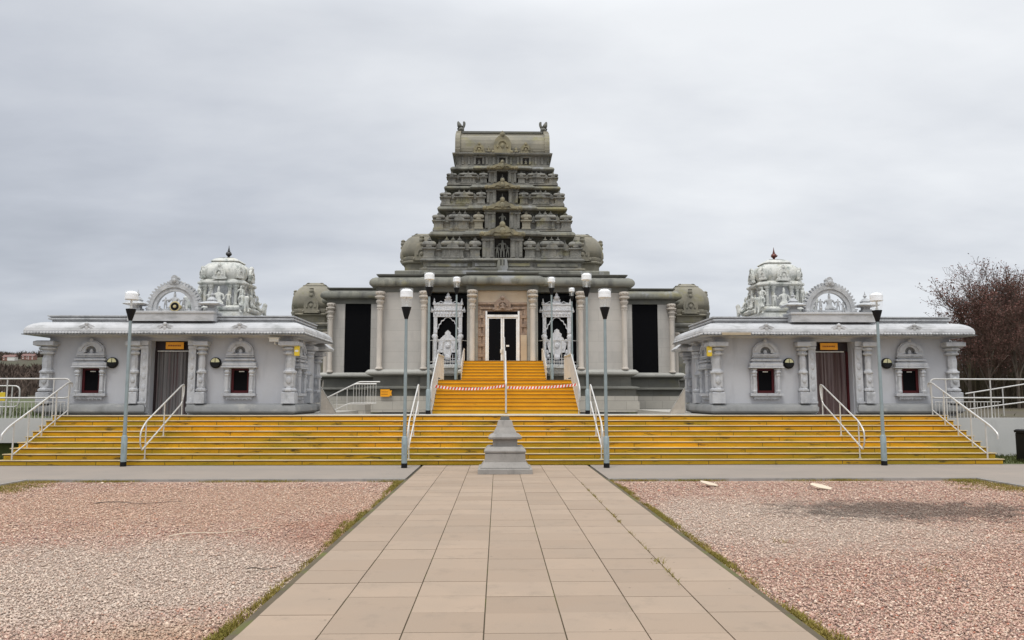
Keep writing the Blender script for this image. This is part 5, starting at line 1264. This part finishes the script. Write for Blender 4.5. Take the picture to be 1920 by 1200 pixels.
def tree_meshes(seed, h, spread=.75, bushy=True):
    seg, buds = tree_data(seed, h, spread, bushy); out = []
    for test in (lambda l: l < 2, lambda l: l >= 2):
        V, Fv = [], []; k = 0
        for p, q, r0, r1, lv in seg:
            if not test(lv): continue
            d = (q - p) / np.linalg.norm(q - p); u = np.cross(d, [0.3, .9, .1]); u /= np.linalg.norm(u); w_ = np.cross(d, u); n = 6 if lv < 2 else 3
            r0 = max(r0, .009); r1 = max(r1, .007)
            ring = [(math.cos(2 * PI * i / n) * u + math.sin(2 * PI * i / n) * w_) for i in range(n)]
            V += [p + a * r0 for a in ring] + [q + d * r1 * .5 + a * r1 for a in ring]
            for i in range(n): Fv.append((k + i, k + (i + 1) % n, k + n + (i + 1) % n, k + n + i))
            k += 2 * n
        out.append((np.array(V), np.array(Fv)))
    rg = np.random.default_rng(seed + 1); n = len(buds); s_ = rg.uniform(.018, .05, n)[:, None]
    a = rg.normal(0, 1, (n, 3)); a /= np.linalg.norm(a, axis=1)[:, None]; b = np.cross(a, rg.normal(0, 1, (n, 3))); b /= np.linalg.norm(b, axis=1)[:, None]
    v = np.stack([buds - a * s_ * 1.5, buds + b * s_ * .8, buds + a * s_ * 1.5, buds - b * s_ * .8], 1).reshape(-1, 3)
    f = np.arange(n * 4).reshape(-1, 4)
    return out, (v, f)
KINDS = []
for i, (h, sp, bu) in enumerate(((8.6, .80, True), (7.4, .95, True), (9.4, .6, True), (7.0, .8, False))):
    (tr, tw), bd = tree_meshes(31 + i * 7, h, sp, bu)
    r = thing('bare_tree', 'x', 'tree', (0, 0, -50), 'bare winter trees beyond the right ramp')
    a = fast_mesh('trunk', *tr, 'bark', r); b = fast_mesh('crown', *tw, 'twig', r); c = fast_mesh('buds', *bd, 'bud', b)
    KINDS.append(r)
TR = [(k, (px - 933) * Y / 1440 - .2, Y, sc, l) for k, px, Y, sc, l in [
    (3, 1822, 46, 1.06, 'thin-crowned bare tree standing clear at the left end of the right-hand row'), (1, 1872, 47, .92, 'bushy reddish bare tree just right of the right pavilion roof end'),
    (2, 1890, 49, .96, 'tall reddish bare tree near the right edge, second from the edge'), (0, 1916, 45, .96, 'reddish bare tree cut by the right edge of the view'),
    (1, 1848, 52, .66, 'low twiggy bare tree behind the right pavilion outer pillar'), (2, 1940, 55, 1.05, 'tall bare tree far back at the right edge'),
    (1, 1880, 56, .92, 'bushy bare tree at the back of the right-hand row'), (2, 1898, 60, .92, 'slim bare tree deep behind the right ramp railing'),
    (0, 1930, 50, .92, 'dense twiggy bare tree low behind the right ramp railing'), (1, 1866, 62, .78, 'distant bare tree whose trunk shows beside the right pavilion pillar'),
    (3, 1694, 70, .98, 'faint spindly tree showing only above the right pavilion roof'), (1, 1960, 60, 1.05, 'furthest right bushy bare tree behind the row'),
    (2, 1862, 44, .62, 'small bare tree in front of the row by the ramp railing'), (0, 1906, 54, .80, 'short thickset bare tree between taller ones at the right edge')]]
used = set(); rr = random.Random(9)
for k, x, y, sc, l in TR:
    if k not in used: o = KINDS[k]; used.add(k); o['label'] = l; o.location = (x, y, 1.08)
    else: o = dup(KINDS[k], (x, y, 1.08), l)
    o.scale = (sc * 1.05, sc * 1.05, sc); o.rotation_euler = (0, 0, rr.uniform(0, 6.28))
# low undergrowth under the trees
P = np.stack([26 + 26 * NR.random(9000), 47 + 22 * NR.random(9000), np.full(9000, 1.08)], 1)
P2 = np.stack([28.5 + 28 * NR.random(8000), 46 + 28 * NR.random(8000), np.full(8000, 1.08)], 1)
v, f = blades(P, 1.0, .5, .022); v2, f2 = blades(P2, 4.2, .12, .035); f = np.concatenate([f, f2 + len(v)]); v = np.concatenate([v, v2]); struct(fast_mesh('undergrowth', v, f, 'brush'), 'stuff')

# hill with houses and woods on the left
mb = MB(); nx, ny = 46, 14; G = []
def hill_z(x, y):
    x = x / 2.1; y = y / 2.1; t = min(max((y - 300) / 330, 0), 1); e_ = min(max((-x - 120) / 160, 0), 1)
    return -.3 + (t * t * (3 - 2 * t)) * e_ * e_ * (3 - 2 * e_) * (72 + 5 * math.sin(x * .021) + 3 * math.sin(x * .057 + 1))
for j in range(ny + 1):
    G.append([mb.b.verts.new((-1500 + 1300 * i / nx, 560 + 900 * j / ny, hill_z(-1500 + 1300 * i / nx, 560 + 900 * j / ny))) for i in range(nx + 1)])
for j in range(ny):
    for i in range(nx): mb.face([G[j][i], G[j][i + 1], G[j + 1][i + 1], G[j + 1][i]])
struct(mb.build('hill', 'field', smooth=True))
def far_wood(n, x0, x1, y0, y1, hmax):
    V, Fc = [], []
    X = NR.uniform(x0, x1, n); Y = NR.uniform(y0, y1, n); pts = np.stack([X, Y, np.array([hill_z(a, b) for a, b in zip(X, Y)])], 1)
    v, f = blades(np.repeat(pts, 14, 0) + NR.normal(0, 3.2, (n * 14, 3)) * [1, 1, .15], hmax, .35, 1.2); return v, f
a = far_wood(1500, -1150, -650, 1190, 1420, 11.0); b = far_wood(2000, -1000, -440, 690, 985, 9.0)
v = np.concatenate([a[0], b[0]]); f = np.concatenate([a[1], b[1] + len(a[0])]); struct(fast_mesh('far_woods', v, f, 'wood_far'), 'stuff')
def house(x, y, w_, label, white):
    z = hill_z(x, y); r = thing('house', label, 'house', (x, y, z - .5), 'houses on the far hillside')
    MB().box(-w_ / 2, w_ / 2, -4, 4, 0, 5.6).build('wall', 'white_pl' if white else 'brick', r)
    rf = MB().prism_x([(-4.6, 5.4), (4.6, 5.4), (0, 8.6)], -w_ / 2 - .4, w_ / 2 + .4).build('roof', 'tile', r)
    MB().box(w_ * .3, w_ * .3 + 1, -.6, .6, 7.4, 9.6).build('chimney', 'brick', rf)
    for xx in (-.27, .27):
        for zz_ in (1.0, 3.5): MB().box(w_ * xx - .8, w_ * xx + .8, -4.06, -3.95, zz_, zz_ + 1.3).build('window', 'white_pl', r)
HS = [(-716, 'leftmost brick house on the far hillside', 0), (-703, 'second house from the left on the far hillside', 0), (-690, 'white house on the far hillside', 1), (-676, 'brick house right of the white one on the far hillside', 0), (-663, 'rightmost brick house on the far hillside beside the pavilion pillar', 0)]
for i, (x, l, wh) in enumerate(HS): house(x, 1105 + 9 * (i % 2), 10, l, wh)
r = thing('field_sign', 'small yellow notice on a post behind the far left ramp railing', 'notice', (-17.6, 27.4, 1.1))
MB().tube([(0, 0, 0), (0, 0, .85)], .025, 6).build('post', 'steel', r); MB().loft(rect(-.13, .13, -.03, -.01), [(0, .52), (0, .80), (-.005, .81)]).build('board', 'yellow_box', r)

# ---------------------------------------------------------------- every part a mesh: fold grouping Empties into their largest mesh
def size(o): d = o.dimensions; bb = [Vector(c) for c in o.bound_box]; e_ = bb[6] - bb[0]; return e_.x * e_.y + e_.y * e_.z + e_.x * e_.z
for e_ in [o for o in C.objects if o.type == 'EMPTY' and o.parent]:
    ch = [c for c in e_.children if c.type == 'MESH']
    ident = [c for c in ch if c.location.length < 1e-6 and (c.scale - Vector((1, 1, 1))).length < 1e-6 and abs(c.rotation_euler.z) < 1e-6]
    m_ = max(ident, key=size); nm = e_.name.split('.')[0]; loc = e_.location.copy(); par = e_.parent
    for c in ch:
        if c is not m_: c.parent = m_
    m_.parent = par; m_.location = loc; bpy.data.objects.remove(e_); m_.name = nm
